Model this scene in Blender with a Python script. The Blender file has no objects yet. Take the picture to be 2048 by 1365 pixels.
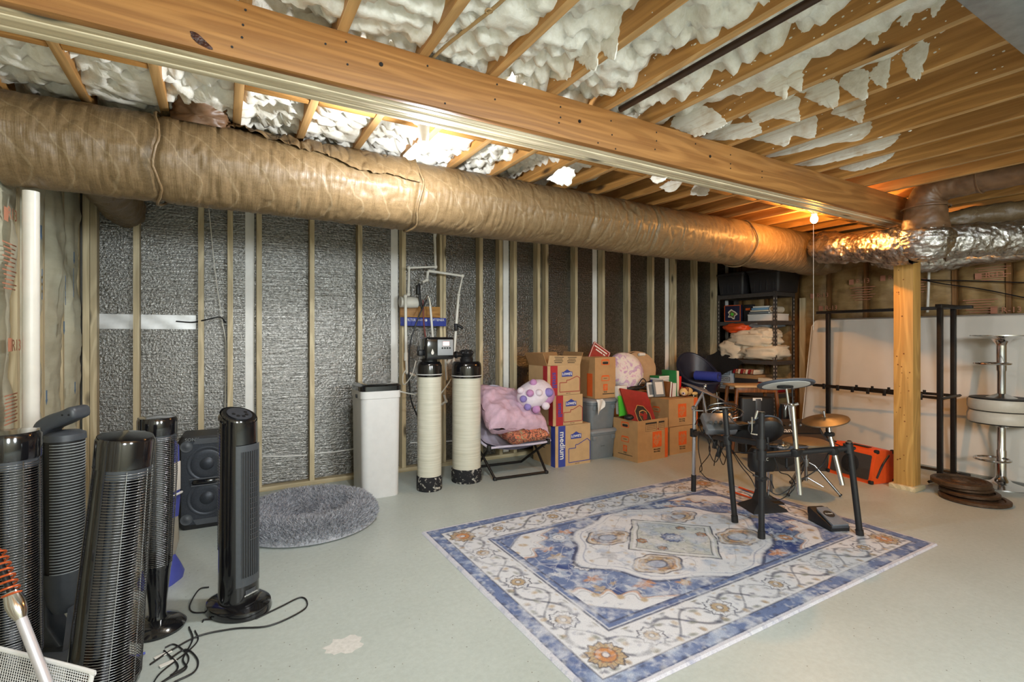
import bpy, bmesh, math, random
import numpy as np
from mathutils import Vector as V, Matrix as M, noise as NZ
random.seed(7); RNG = np.random.default_rng(7)
S = bpy.context.scene; COL = S.collection
PI = math.pi
# ------------------------------------------------------------------ camera, world, exposure, large lights
H = 1.286
RX, RY = .8644, -.5028            # camera right in the room's X (along back wall) and Y (towards it)
FX, FY = .5028, .8644             # camera forward
cam = bpy.data.cameras.new('camera'); cam.sensor_width = 36; cam.lens = 36*1000/2048
cam.shift_y = -10.5/2048; cam.clip_start = .02
camo = bpy.data.objects.new('camera', cam); COL.objects.link(camo)
camo.location = (0, 0, H); camo.rotation_euler = (PI/2, 0, -math.atan2(FX, FY)); S.camera = camo
w = bpy.data.worlds.new('world'); S.world = w; w.use_nodes = True
w.node_tree.nodes['Background'].inputs[0].default_value = (.9, .95, 1, 1)
w.node_tree.nodes['Background'].inputs[1].default_value = .02
S.view_settings.view_transform = 'Standard'; S.view_settings.look = 'None'
S.view_settings.gamma = 1; S.view_settings.use_curve_mapping = False
S.view_settings.exposure = 0.0
try:
    S.cycles.use_denoising = True; S.cycles.max_bounces = 8; S.cycles.diffuse_bounces = 5
    S.cycles.glossy_bounces = 4; S.cycles.sample_clamp_indirect = 4; S.cycles.caustics_reflective = False
except Exception: pass
def lamp(name, loc, power, color, radius=.06, kind='POINT', size=None, rot=None):
    l = bpy.data.lights.new(name, kind); l.energy = power; l.color = color
    if kind == 'AREA':
        l.shape = 'RECTANGLE'; l.size, l.size_y = size
    else: l.shadow_soft_size = radius
    o = bpy.data.objects.new(name, l); COL.objects.link(o); o.location = loc
    if rot: o.rotation_euler = rot
    return o
# unseen fill lamps added behind the camera for the white light from there
lamp('fill_light_rear', (1.8, -1.4, 1.85), 275, (.86, .95, 1), .3)
lamp('fill_light_back', (.1, -1.5, 1.75), 225, (.86, .95, 1), .3)
# ------------------------------------------------------------------ helpers
def P(u, v, d=None, X=None, Y=None, z=None):
    """the room point seen at picture position u, v that lies on the given plane"""
    a = (u-1024)/1000; b = (672-v)/1000
    px, py = FX+a*RX, FY+a*RY
    if X is not None: d = X/px
    elif Y is not None: d = Y/py
    elif z is not None: d = (z-H)/b
    return V((d*px, d*py, H+b*d))
def FL(u, v, z=0.): return P(u, v, z=z)
class B:
    def __init__(s): s.b = bmesh.new()
    def _add(s, verts, faces, mt=None):
        vs = [s.b.verts.new(mt @ V(p) if mt else V(p)) for p in verts]
        for f in faces:
            try: s.b.faces.new([vs[i] for i in f])
            except ValueError: pass
        return s
    def box(s, c, size, rot=None, bev=0, seg=2):
        mt = M.Translation(V(c)) @ (rot.to_4x4() if rot is not None else M()) @ M.Diagonal((*size, 1))
        r = bmesh.ops.create_cube(s.b, size=1, matrix=mt)
        if bev:
            es = list({e for v_ in r['verts'] for e in v_.link_edges})
            bmesh.ops.bevel(s.b, geom=es, offset=bev, segments=seg, affect='EDGES', profile=.5)
        return s
    def bx(s, x0, x1, y0, y1, z0, z1, bev=0, seg=2):
        return s.box(((x0+x1)/2, (y0+y1)/2, (z0+z1)/2), (x1-x0, y1-y0, z1-z0), None, bev, seg)
    def tube(s, pts, r, n=8, closed=False, cap=True):
        pts = [V(p) for p in pts]; k = len(pts)
        rs = list(r) if hasattr(r, '__len__') else [r]*k
        rings = []; up = None
        for i in range(k):
            if closed: t = pts[(i+1) % k]-pts[i-1]
            else: t = pts[min(i+1, k-1)]-pts[max(i-1, 0)]
            if t.length < 1e-9: t = V((0, 0, 1))
            t.normalize()
            if up is None:
                up = V((0, 0, 1)) if abs(t.z) < .9 else V((1, 0, 0))
            x = up.cross(t)
            if x.length < 1e-6: x = V((1, .3, 0)).cross(t)
            x.normalize(); y = t.cross(x); up = y
            rings.append([s.b.verts.new(pts[i]+rs[i]*(x*math.cos(2*PI*j/n)+y*math.sin(2*PI*j/n))) for j in range(n)])
        for i in range(k if closed else k-1):
            a, c = rings[i], rings[(i+1) % k]
            for j in range(n):
                try: s.b.faces.new((a[j], a[(j+1) % n], c[(j+1) % n], c[j]))
                except ValueError: pass
        if cap and not closed:
            s.b.faces.new(rings[0][::-1]); s.b.faces.new(rings[-1])
        return s
    def cyl(s, p0, p1, r0, r1=None, n=20): return s.tube([p0, p1], [r0, r0 if r1 is None else r1], n)
    def curve(s, pts, r, n=8, sub=6): return s.tube(smooth(pts, sub), r, n)
    def lathe(s, prof, o=(0, 0, 0), n=32, mt=None, sx=1, sy=1):
        o = V(o); rings = []
        for r, z in prof:
            if r < 1e-6: rings.append([s.b.verts.new((mt @ V((0, 0, z)) if mt else V((0, 0, z)))+o)])
            else: rings.append([s.b.verts.new((mt @ V((sx*r*math.cos(2*PI*j/n), sy*r*math.sin(2*PI*j/n), z)) if mt else V((sx*r*math.cos(2*PI*j/n), sy*r*math.sin(2*PI*j/n), z)))+o) for j in range(n)])
        for a, c in zip(rings, rings[1:]):
            for j in range(n):
                q = (j+1) % n
                if len(a) == 1 and len(c) == 1: continue
                if len(a) == 1: s.b.faces.new((a[0], c[q], c[j]))
                elif len(c) == 1: s.b.faces.new((a[j], a[q], c[0]))
                else: s.b.faces.new((a[j], a[q], c[q], c[j]))
        return s
    def prism(s, poly, depth, mt=None):
        n = len(poly)
        return s._add([(x, y, 0) for x, y in poly]+[(x, y, depth) for x, y in poly],
                      [list(range(n))[::-1], list(range(n, 2*n))]+[[i, (i+1) % n, n+(i+1) % n, n+i] for i in range(n)], mt)
    def grid(s, fn, nu, nv, wu=False, wv=False):
        g = [[s.b.verts.new(fn(i/(nu if wu else nu-1), j/(nv if wv else nv-1))) for j in range(nv)] for i in range(nu)]
        for i in range(nu if wu else nu-1):
            for j in range(nv if wv else nv-1):
                try: s.b.faces.new((g[i][j], g[(i+1) % nu][j], g[(i+1) % nu][(j+1) % nv], g[i][(j+1) % nv]))
                except ValueError: pass
        return s
    def ball(s, c, r, n=16, m=10, rot=None, wob=0, fq=5):
        c = V(c); r = r if hasattr(r, '__len__') else (r, r, r)
        q = []
        for i in range(m+1):
            t = PI*i/m
            q.append([])
            for j in range(n if 0 < i < m else 1):
                a = 2*PI*j/n; p = V((math.sin(t)*math.cos(a), math.sin(t)*math.sin(a), math.cos(t)))
                k = 1+wob*NZ.noise(p*fq+c*3)
                p = V((p.x*r[0]*k, p.y*r[1]*k, p.z*r[2]*k))
                if rot is not None: p = rot @ p
                q[-1].append(s.b.verts.new(c+p))
        for a, e in zip(q, q[1:]):
            for j in range(n):
                k = (j+1) % n
                if len(a) == 1: s.b.faces.new((a[0], e[j], e[k]))
                elif len(e) == 1: s.b.faces.new((a[j], e[0], a[k]))
                else: s.b.faces.new((a[j], e[j], e[k], a[k]))
        return s
    def obj(s, name, m, parent=None, w=False, ang=40, kind=None, loc=None):
        bmesh.ops.recalc_face_normals(s.b, faces=s.b.faces[:])
        if w and parent is not None: s.b.transform(mw(parent).inverted())
        if loc is not None: s.b.transform(M.Translation(-V(loc)))
        me = bpy.data.meshes.new(name); s.b.to_mesh(me); s.b.free()
        return mobj(name, me, m, parent, ang, kind, loc)
def mobj(name, me, m, parent=None, ang=40, kind=None, loc=None):
    if m is not None: me.materials.append(m)
    me.polygons.foreach_set('use_smooth', [True]*len(me.polygons))
    if ang is not None: me.set_sharp_from_angle(angle=math.radians(ang))
    o = bpy.data.objects.new(name, me); COL.objects.link(o)
    if parent is not None: o.parent = parent
    if kind: o['kind'] = kind
    if loc is not None: o.location = loc
    return o
def npgrid(name, A, m, parent=None, wv=False, ang=None, kind=None):
    nu, nv = A.shape[:2]
    i, j = np.meshgrid(np.arange(nu-1), np.arange(nv if wv else nv-1), indexing='ij')
    j2 = (j+1) % nv
    f = np.stack([i*nv+j, (i+1)*nv+j, (i+1)*nv+j2, i*nv+j2], -1).reshape(-1, 4)
    me = bpy.data.meshes.new(name); me.from_pydata(A.reshape(-1, 3).tolist(), [], f.tolist())
    return mobj(name, me, m, parent, ang, kind)
def mw(o):
    m = o.matrix_basis.copy()
    return mw(o.parent) @ m if o.parent else m
def smooth(pts, sub=6):
    pts = [V(p) for p in pts]; out = []
    q = [pts[0]*2-pts[1]]+pts+[pts[-1]*2-pts[-2]]
    for i in range(1, len(q)-2):
        for k in range(sub):
            t = k/sub; a, b, c, d = q[i-1:i+3]
            out.append(.5*((2*b)+(c-a)*t+(2*a-5*b+4*c-d)*t*t+(3*b-a-3*c+d)*t**3))
    return out+[pts[-1]]
def tag(o, label=None, cat=None, group=None, kind=None):
    if label: o['label'] = label
    if cat: o['category'] = cat
    if group: o['group'] = group
    if kind: o['kind'] = kind
    return o
def thing(name, label, cat, loc=(0, 0, 0), rz=0, group=None, kind=None):
    o = bpy.data.objects.new(name, None); COL.objects.link(o); o.empty_display_size = .05
    o.location = loc; o.rotation_euler = (0, 0, rz)
    return tag(o, label, cat, group, kind)
def dup(o, parent=None):
    c = o.copy(); COL.objects.link(c)
    if parent is not None: c.parent = parent
    return c
def fm(o, x, y):
    """matrix of a flat print: origin o, reading direction x, upward y"""
    x = V(x).normalized(); y = V(y).normalized(); n = x.cross(y)
    m = M((x, y, n)).transposed().to_4x4(); m.translation = V(o); return m
def text(body, size, mt, m, parent, name='lettering', al='CENTER', sx=1, w=False, bold=0):
    cu = bpy.data.curves.new('t', 'FONT'); cu.body = body; cu.size = size; cu.align_x = al; cu.align_y = 'CENTER'
    cu.resolution_u = 2; cu.offset = bold; cu.extrude = .0004
    o = bpy.data.objects.new('t', cu)
    me = bpy.data.meshes.new_from_object(o); bpy.data.objects.remove(o)
    me.name = name
    if w and parent is not None: mt = mw(parent).inverted() @ mt
    me.transform(mt @ M.Diagonal((sx, 1, 1, 1)))
    return mobj(name, me, m, parent, None)
def flat(poly, mt, m, parent, name, th=.0006):
    return B().prism(poly, th, mt).obj(name, m, parent)
def rect(w, h, x=0, y=0): return [(x-w/2, y-h/2), (x+w/2, y-h/2), (x+w/2, y+h/2), (x-w/2, y+h/2)]
def Rx(a): return M.Rotation(a, 3, 'X')
def Ry(a): return M.Rotation(a, 3, 'Y')
def Rz(a): return M.Rotation(a, 3, 'Z')
def ring(c, r, n=24, sx=1, sy=1): return [V(c)+V((sx*r*math.cos(2*PI*i/n), sy*r*math.sin(2*PI*i/n), 0)) for i in range(n)]
# ------------------------------------------------------------------ materials (all node-based)
def srgb(r, g, b):
    f = lambda c: (c/255/12.92 if c/255 <= .04045 else ((c/255+.055)/1.055)**2.4)
    return (f(r), f(g), f(b), 1)
MATS = {}
class NT:
    def __init__(s, name):
        s.m = bpy.data.materials.new(name); s.m.use_nodes = True; s.t = s.m.node_tree
        s.p = s.t.nodes['Principled BSDF']; s.tc = s.n('ShaderNodeTexCoord')
    def n(s, t, **k):
        o = s.t.nodes.new(t)
        for a, b in k.items(): setattr(o, a, b)
        return o
    def l(s, a, b): s.t.links.new(a, b)
    def map(s, scale=(1, 1, 1), src='Object', rand=False):
        mp = s.n('ShaderNodeMapping'); mp.inputs['Scale'].default_value = scale
        s.l(s.tc.outputs[src], mp.inputs['Vector'])
        if rand:
            oi = s.n('ShaderNodeObjectInfo'); k = s.n('ShaderNodeVectorMath', operation='MULTIPLY')
            cx = s.n('ShaderNodeCombineXYZ'); k.inputs[1].default_value = (37, 53, 71)
            for i in range(3): s.l(oi.outputs['Random'], cx.inputs[i])
            s.l(cx.outputs[0], k.inputs[0]); s.l(k.outputs[0], mp.inputs['Location'])
        return mp.outputs[0]
    def noise(s, vec, scale, detail=4, rough=.5, dist=0):
        o = s.n('ShaderNodeTexNoise'); s.l(vec, o.inputs['Vector'])
        o.inputs['Scale'].default_value = scale; o.inputs['Detail'].default_value = detail
        o.inputs['Roughness'].default_value = rough; o.inputs['Distortion'].default_value = dist
        return o.outputs['Fac']
    def vor(s, vec, scale, out='Distance', feature='F1', rnd=1):
        o = s.n('ShaderNodeTexVoronoi', feature=feature); s.l(vec, o.inputs['Vector'])
        o.inputs['Scale'].default_value = scale; o.inputs['Randomness'].default_value = rnd
        return o.outputs[out]
    def ramp(s, fac, *stops):
        o = s.n('ShaderNodeValToRGB'); e = o.color_ramp.elements
        while len(e) < len(stops): e.new(.5)
        for q, (p, c) in zip(e, stops):
            q.position = p; q.color = c if hasattr(c, '__len__') else (c, c, c, 1)
        s.l(fac, o.inputs[0]); return o.outputs[0]
    def mix(s, fac, a, b, mode='MIX'):
        o = s.n('ShaderNodeMix', data_type='RGBA', blend_type=mode)
        for v_, i in ((fac, 0), (a, 6), (b, 7)):
            if hasattr(v_, 'is_linked'): s.l(v_, o.inputs[i])
            else: o.inputs[i].default_value = v_
        return o.outputs[2]
    def bump(s, h, st=.3, dist=.01):
        o = s.n('ShaderNodeBump'); o.inputs['Strength'].default_value = st; o.inputs['Distance'].default_value = dist
        s.l(h, o.inputs['Height']); s.l(o.outputs[0], s.p.inputs['Normal'])
    def col(s, c):
        if hasattr(c, 'is_linked'): s.l(c, s.p.inputs['Base Color'])
        else: s.p.inputs['Base Color'].default_value = c
    def set(s, rough=.5, metal=0, spec=None):
        s.p.inputs['Roughness'].default_value = rough; s.p.inputs['Metallic'].default_value = metal
        if spec is not None: s.p.inputs['Specular IOR Level'].default_value = spec
        return s
def plain(name, c, rough=.5, metal=0, var=.12, sc=30, bump=0, coat=0):
    t = NT(name); c = srgb(*c)
    if var:
        v = t.map(); d = tuple(x*(1-var) for x in c[:3])+(1,); l_ = tuple(min(1, x*(1+var)) for x in c[:3])+(1,)
        n = t.noise(v, sc, 4)
        t.col(t.ramp(n, (.3, d), (.7, l_)))
        if bump: t.bump(n, bump)
    else: t.col(c)
    t.set(rough, metal)
    if coat: t.p.inputs['Coat Weight'].default_value = coat
    MATS[name] = t.m; return t.m
def wood(name, c1, c2, ax, rough=.55, knots=True, stain=0):
    t = NT(name); sc = [26, 26, 26]; sc[ax] = 1.3
    v = t.map(tuple(sc), rand=True)
    n = t.noise(v, 1, 6, .6, .8)
    sc2 = [95, 95, 95]; sc2[ax] = 2; v2 = t.map(tuple(sc2), rand=True)
    n2 = t.noise(v2, 1, 3, .5, .3)
    c = t.ramp(n, (.22, srgb(*c2)), (.7, srgb(*c1)))
    c = t.mix(.22, c, t.ramp(n2, (.35, srgb(*[x*.72 for x in c2])), (.65, srgb(*[min(255, x*1.08) for x in c1]))))
    m1 = t.n('ShaderNodeMath', operation='MULTIPLY'); sc4 = [5, 5, 5]; sc4[ax] = .55
    t.l(t.noise(t.map(tuple(sc4), rand=True), 1, 2, .4), m1.inputs[0]); m1.inputs[1].default_value = 70
    m2 = t.n('ShaderNodeMath', operation='SINE'); t.l(m1.outputs[0], m2.inputs[0])
    c = t.mix(.32, c, t.mix(t.ramp(m2.outputs[0], (.1, 0.), (.9, 1.)), srgb(*[x*.86 for x in c2]), srgb(*[min(255, x*1.05) for x in c1])))
    if knots:
        sc3 = [5, 5, 5]; sc3[ax] = 1.7; k = t.vor(t.map(tuple(sc3), rand=True), 1)
        kk = t.ramp(k, (.05, 1.), (.13, 0.))
        c = t.mix(kk, c, srgb(*[x*.45 for x in c2]))
    oi = t.n('ShaderNodeObjectInfo')
    c = t.mix(1, c, t.ramp(oi.outputs['Random'], (0, .82), (1, 1.)), 'MULTIPLY')
    t.col(c); t.set(rough); t.bump(n2, .15, .004)
    MATS[name] = t.m; return t.m
JO = ((200, 148, 82), (164, 112, 52)); PA = ((236, 222, 192), (214, 196, 160)); ST = ((222, 206, 170), (196, 174, 132))
m_joist = wood('joist_wood', *JO, 1); m_joist_lit = wood('joist_wood_lit_underside', (214, 172, 116), (190, 146, 90), 1, knots=False); m_beam = wood('beam_wood', (174, 124, 68), (140, 88, 38), 0); m_pale_x = wood('pale_wood_x', *PA, 0)
m_block = wood('block_wood', *JO, 0); m_stud = wood('stud_wood', *ST, 2); m_plate_x = wood('plate_wood', *ST, 0); m_plate_y = wood('plate_wood_y', *ST, 1)
m_post = wood('post_wood', (214, 168, 96), (190, 138, 66), 2); m_studd = wood('dark_stud_wood', (150, 108, 62), (120, 80, 40), 2)
m_brown = wood('brown_wood', (150, 92, 44), (110, 62, 26), 2, .4, False)
def m_foam_():
    t = NT('spray_foam'); v = t.map(); n = t.noise(v, 38, 6, .65); n2 = t.noise(v, 5, 3)
    c = t.mix(.5, t.ramp(n2, (.3, srgb(216, 211, 196)), (.7, srgb(240, 238, 230))), t.ramp(n, (.3, srgb(208, 202, 184)), (.65, srgb(244, 242, 235))))
    t.col(c); t.set(.75); t.bump(n, .35, .012); return t.m
m_foam = m_foam_()
def m_over_():   # thin foam overspray, wood showing through in streaks
    t = NT('foam_overspray'); v = t.map((60, 3, 60)); n = t.noise(v, 1, 5, .7); n2 = t.noise(t.map(), 9, 4)
    f = t.mix(.5, t.ramp(n, (.3, 0.), (.5, 1.)), t.ramp(n2, (.3, 0.), (.5, 1.)))
    t.col(t.mix(f, srgb(176, 142, 92), srgb(238, 236, 226))); t.set(.8); t.bump(n, .4, .006); return t.m
m_over = m_over_()
def m_wrap_():
    t = NT('kraft_duct_wrap'); v = t.map((3, 9, 9)); n = t.noise(v, 6, 5, .6)
    vs = t.map((120, 8, 8)); n2 = t.noise(vs, 1, 4, .55, .4); n3 = t.noise(t.map((1, 1, 1)), 170, 2)
    c = t.ramp(n, (.3, srgb(98, 78, 51)), (.7, srgb(120, 98, 68)))
    w1 = t.n('ShaderNodeTexWave', wave_type='BANDS', bands_direction='DIAGONAL'); w1.inputs['Scale'].default_value = 4; w1.inputs['Distortion'].default_value = 3.5
    w1.inputs['Detail'].default_value = 2; t.l(t.map((1, 1, 1)), w1.inputs['Vector'])
    c = t.mix(t.ramp(w1.outputs['Fac'], (.985, 0.), (.998, .3)), c, srgb(168, 150, 120))
    t.col(t.mix(.3, c, t.ramp(n3, (.3, srgb(82, 62, 38)), (.7, srgb(134, 112, 80)))))
    t.set(.46); t.bump(n2, .26, .009); return t.m
m_wrap = m_wrap_()
m_wrap_dark = plain('dark_duct_jacket', (104, 76, 52), .45, 0, .3, 14, .3)
def m_batt_(name, c1, c2, lines):
    t = NT(name); n = t.noise(t.map((2, 2, 5)), 2.2, 5, .6); c = t.ramp(n, (.3, srgb(*c2)), (.7, srgb(*c1)))
    t.col(c); t.set(.6); t.bump(t.noise(t.map((1, 1, 3)), 9, 6, .6), .3, .012); return t.m
m_batt = m_batt_('kraft_faced_batt', (194, 190, 168), (172, 166, 142), 0)
m_battr = m_batt_('brown_faced_batt', (166, 136, 88), (118, 90, 52), 0)
def m_foil_():
    t = NT('foil_faced_board'); v = t.map((1, 1, 1), rand=True); n = t.noise(v, 62, 2, .55)
    n2 = t.noise(t.map((4, 4, 60), rand=True), 1.4, 4, .65, .3); n3 = t.noise(v, 2, 2)
    h = t.mix(.5, t.ramp(n, (.25, 0.), (.75, 1.)), t.ramp(n2, (.3, 0.), (.7, 1.)))
    t.col(t.ramp(n, (.3, srgb(104, 103, 100)), (.7, srgb(150, 148, 144)))); t.set(.24, 1)
    t.l(t.ramp(n3, (.2, .24), (.8, .34)), t.p.inputs['Roughness'])
    t.bump(h, .5, .010); return t.m
m_foil = m_foil_()
def m_silver_():
    t = NT('crinkled_silver_jacket'); v = t.map((1, 1, 1)); n = t.noise(v, 24, 6, .68, .6); n2 = t.vor(v, 30)
    t.col(srgb(205, 202, 198)); t.set(.2, 1); t.bump(t.mix(.4, n, n2), .8, .018); return t.m
m_silver = m_silver_()
def m_floor_():
    t = NT('painted_concrete'); v = t.map(); n = t.noise(v, 1.1, 6, .6); n2 = t.noise(v, 40, 4, .7)
    c = t.ramp(n, (.3, srgb(172, 180, 175)), (.7, srgb(188, 196, 192)))
    c = t.mix(.2, c, t.ramp(n2, (.35, srgb(154, 161, 155)), (.65, srgb(200, 208, 203))))
    vo = t.n('ShaderNodeTexVoronoi'); t.l(v, vo.inputs['Vector']); vo.inputs['Scale'].default_value = 34
    sp = t.ramp(vo.outputs['Distance'], (.07, 1.), (.10, 0.)); sel = t.ramp(vo.outputs['Color'], (.62, 0.), (.64, 1.))
    c = t.mix(t.mix(1, sp, sel, 'MULTIPLY'), c, srgb(96, 88, 74))
    st = t.ramp(t.noise(t.map((1, 1, 1)), .7, 4, .6, 1), (.62, 0.), (.72, .35)); c = t.mix(st, c, srgb(152, 150, 134))
    t.col(c); t.set(.42); t.bump(n2, .1, .004); return t.m
m_floor = m_floor_()
def glow(name, c, st):
    t = NT(name); t.col((1, 1, 1, 1)); t.p.inputs['Emission Color'].default_value = (*c, 1); t.p.inputs['Emission Strength'].default_value = st; return t.m
m_black = plain('black_gloss_plastic', (18, 18, 21), .12, 0, .15, 9, 0, .5); m_mblack = plain('black_matte', (24, 24, 26), .5, 0, .2, 40); m_steelblk = plain('black_steel', (34, 30, 28), .4, .3, .2, 30)
m_char = plain('charcoal_plastic', (66, 70, 76), .42, 0, .08, 60); m_chrome = plain('chrome', (214, 214, 216), .15, 1, 0); m_wire = plain('steel_wire', (150, 150, 152), .25, 1, 0)
m_dwire = plain('dark_wire', (60, 60, 62), .3, .8, 0); m_white = plain('white_plastic', (214, 214, 214), .38, 0, .03, 20); m_pvc = plain('pvc_white', (222, 218, 208), .35, 0, .05, 12)
m_strip = plain('white_seam_tape', (236, 234, 230), .5, 0, .05, 12); m_sheetm = plain('galvanised', (150, 162, 166), .35, .8, .15, 25); m_greyp = plain('grey_plastic', (118, 124, 128), .45, 0, .06, 20)
m_dtote = plain('dark_tote_plastic', (44, 42, 44), .5, 0, .1, 20); m_card = plain('brown_card', (182, 142, 96), .8, 0, .07, 14); m_card2 = plain('pale_card', (190, 158, 116), .8, 0, .06, 14)
m_cards = plain('card_inside', (160, 122, 80), .85, 0, .06, 14); m_orange = plain('orange_print', (224, 96, 34), .7, 0, .04, 30); m_blue = plain('blue_print', (52, 66, 148), .65, 0, .04, 30)
m_red = plain('red_print', (166, 40, 48), .65, 0, .05, 30); m_redp = plain('red_outline', (160, 64, 60), .7, 0, 0); m_ink = plain('black_ink', (40, 36, 34), .7, 0, 0); m_winkk = plain('white_ink', (225, 225, 222), .6, 0, 0)
m_pink = plain('pink_plush', (202, 170, 188), .95, 0, .1, 26, .3); m_lilac = plain('lilac_fabric', (196, 188, 206), .9, 0, .06, 30); m_cream = plain('cream_fabric', (222, 208, 184), .95, 0, .07, 14, .15)
m_plushw = plain('white_plush', (224, 212, 222), .95, 0, .06, 40, .2); m_plushv = plain('violet_plush', (140, 126, 190), .95, 0, .08, 40, .2); m_plushp = plain('orchid_plush', (190, 140, 186), .95, 0, .08, 40, .2)
m_navy = plain('navy_leather', (36, 38, 54), .4, 0, .1, 30); m_bluemat = plain('blue_foam_mat', (52, 66, 158), .7, 0, .06, 60); m_oran = plain('orange_vinyl', (226, 84, 30), .45, 0, .05, 40)
m_maroon = plain('maroon_cloth', (140, 26, 32), .5, 0, .1, 30); m_gold = plain('gold_ink', (200, 160, 96), .5, 0, 0); m_green = plain('green_plastic', (90, 200, 60), .4, 0, .04, 20)
m_dgreen = plain('green_folder', (30, 120, 60), .5, 0, .05, 20); m_rust = plain('iron_plate', (84, 62, 44), .5, .5, .3, 40, .2); m_bronze = plain('bronze_rubber', (92, 72, 50), .4, .2, .1, 30)
m_grey_rub = plain('grey_rubber', (76, 82, 92), .5, 0, .08, 30); m_mattr = plain('mattress_ticking', (214, 208, 198), .85, 0, .03, 5, .05); m_paper = plain('paper_white', (222, 220, 214), .7, 0, .03, 20)
m_tan = plain('tan_vinyl', (112, 90, 62), .5, 0, .1, 20); m_fur = plain('grey_fur', (164, 166, 174), .95, 0, .28, 60); m_bluepl = plain('blue_plastic', (70, 80, 168), .4, 0, .08, 20)
m_grillc = plain('speaker_grille_cloth', (52, 48, 46), .7, 0, .2, 160); m_ginger = plain('yellow_plush', (216, 184, 122), .9, 0, .08, 40)
def m_tank_():
    t = NT('ribbed_resin_tank'); n = t.noise(t.map((4, 4, 130)), 1, 3)
    t.col(t.ramp(n, (.3, srgb(196, 193, 176)), (.7, srgb(214, 211, 196)))); t.set(.4); t.bump(n, .3, .006); return t.m
m_tank = m_tank_()
def m_tie_(name, cols, sc):
    t = NT(name); n = t.noise(t.map(), sc, 3, .5, 1.2); k = len(cols)
    t.col(t.ramp(n, *[(.3+.4*i/(k-1), srgb(*c)) for i, c in enumerate(cols)])); t.set(.9); t.bump(n, .1); return t.m
m_tie = m_tie_('tie_dye_fleece', [(206, 150, 190), (228, 216, 216), (226, 220, 212), (190, 150, 196), (230, 222, 214)], 11)
m_floral = m_tie_('floral_print', [(40, 60, 60), (224, 140, 104), (44, 44, 46), (216, 120, 88), (96, 120, 92), (228, 190, 150)], 17)
m_pouf = plain('tan_pouf', (176, 146, 112), .9, 0, .08, 20, .2)
m_dirt = m_tie_('scuffed_black_boot', [(20, 20, 24), (26, 26, 30), (24, 24, 28), (190, 186, 176)], 26)
# ------------------------------------------------------------------ large structure
XL, XR, YF, YB, ZC = -.86, 6.45, -3., 4.676, 2.62
fl = B().bx(XL-.2, XR+.2, YF-.2, YB+.2, -.12, 0).obj('floor', m_floor)
tag(fl, 'painted grey beige concrete basement floor with specks', 'floor', kind='structure')
c0 = FL(690, 1290); rr = random.Random(3)
chip = [(V((math.cos(a), math.sin(a)))*(.045+.03*rr.random())) for a in [2*PI*i/22 for i in range(22)]]
flat([(p.x*1.25, p.y) for p in chip], M.Translation(c0+V((0, 0, .0002))), plain('bare_concrete', (206, 204, 200), .7, 0, .1, 60), fl, 'peeled_paint_patch', .0008)
# back wall
wb = B().bx(XL-.2, XR+.2, YB+.02, YB+.2, 0, ZC).obj('wall_back', plain('concrete_wall', (150, 146, 138), .9, 0, .1, 6))
tag(wb, 'back basement wall with foil faced boards between pale studs', 'wall', kind='structure')
x0 = -.561-.008
xs = [XL]+[x0-.01+.4064*k for k in range(-1, 20, 3) if XL+.1 < x0-.01+.4064*k < XR]+[XR]
for a, b in zip(xs, xs[1:]):
    B().bx(a+.001, b-.001, YB, YB+.02, 0, 2.6).obj('foil_panel', m_foil, wb, loc=((a+b)/2, YB, 1.2))
ps = B().bx(-.019, .019, -.0445, .0445, 0, 2.31).obj('stud', m_stud, wb); sx = [-.829, -.788]+[-.561+.019+.4064*k for k in range(17)]+[.063, 1.87, 2.535, 3.01]
for i, x in enumerate(sx):
    o = ps if i == 0 else dup(ps, wb); o.location = (x, YB-.0445-.001, .04)
B().bx(XL, XR, YB-.0905, YB-.001, 0, .038, .002).obj('bottom_plate', m_plate_x, wb)
B().bx(XL, XR, YB-.0905, YB-.001, 2.352, 2.385, .002).obj('top_plate', m_plate_x, wb)
for x in xs[1:-1]:
    B().bx(x-.062, x+.004, YB-.0035, YB-.0005, .04, 2.35).obj('seam_tape', m_strip, wb)
# silver tape strip, foil cut and small cable on the left bays
a, b = P(195, 643, Y=YB), P(392, 641, Y=YB)
B().grid(lambda s, t: V((a.x+(b.x-a.x)*s, YB-.003-.004*abs(math.sin(9*s+3*t)), a.z-.055+.11*t)), 24, 5).obj('silver_tape', plain('dull_silver_tape', (186, 186, 186), .4, .6, .05, 20), wb)
for (u0, v0, u1, v1) in ((525, 913, 614, 911), (628, 908, 710, 898), (820, 886, 940, 880)):
    p, q = P(u0, v0, Y=YB-.004), P(u1, v1, Y=YB-.004)
    B().tube([p, (p+q)/2+V((0, 0, -.006)), q], .006, 5).obj('cut_seam', m_strip, wb)
cb = B().curve([P(418, 420, Y=4.62), P(430, 540, Y=4.63), P(444, 640, Y=4.63), P(452, 700, Y=4.64), P(449, 860, Y=4.64)], .004, 6).obj('grey_cable', m_pvc)
tag(cb, 'thin pale cable hanging down the foil wall between two left studs', 'cable')
cb = B().curve([P(352, 643, Y=4.66), P(385, 645, Y=4.655), P(412, 640, Y=4.56), P(440, 635, Y=4.56), P(451, 645, Y=4.6)], .0055, 6).obj('grey_cable', m_mblack)
tag(cb, 'short dark cable poking out over the silver tape strip', 'cable')
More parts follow.
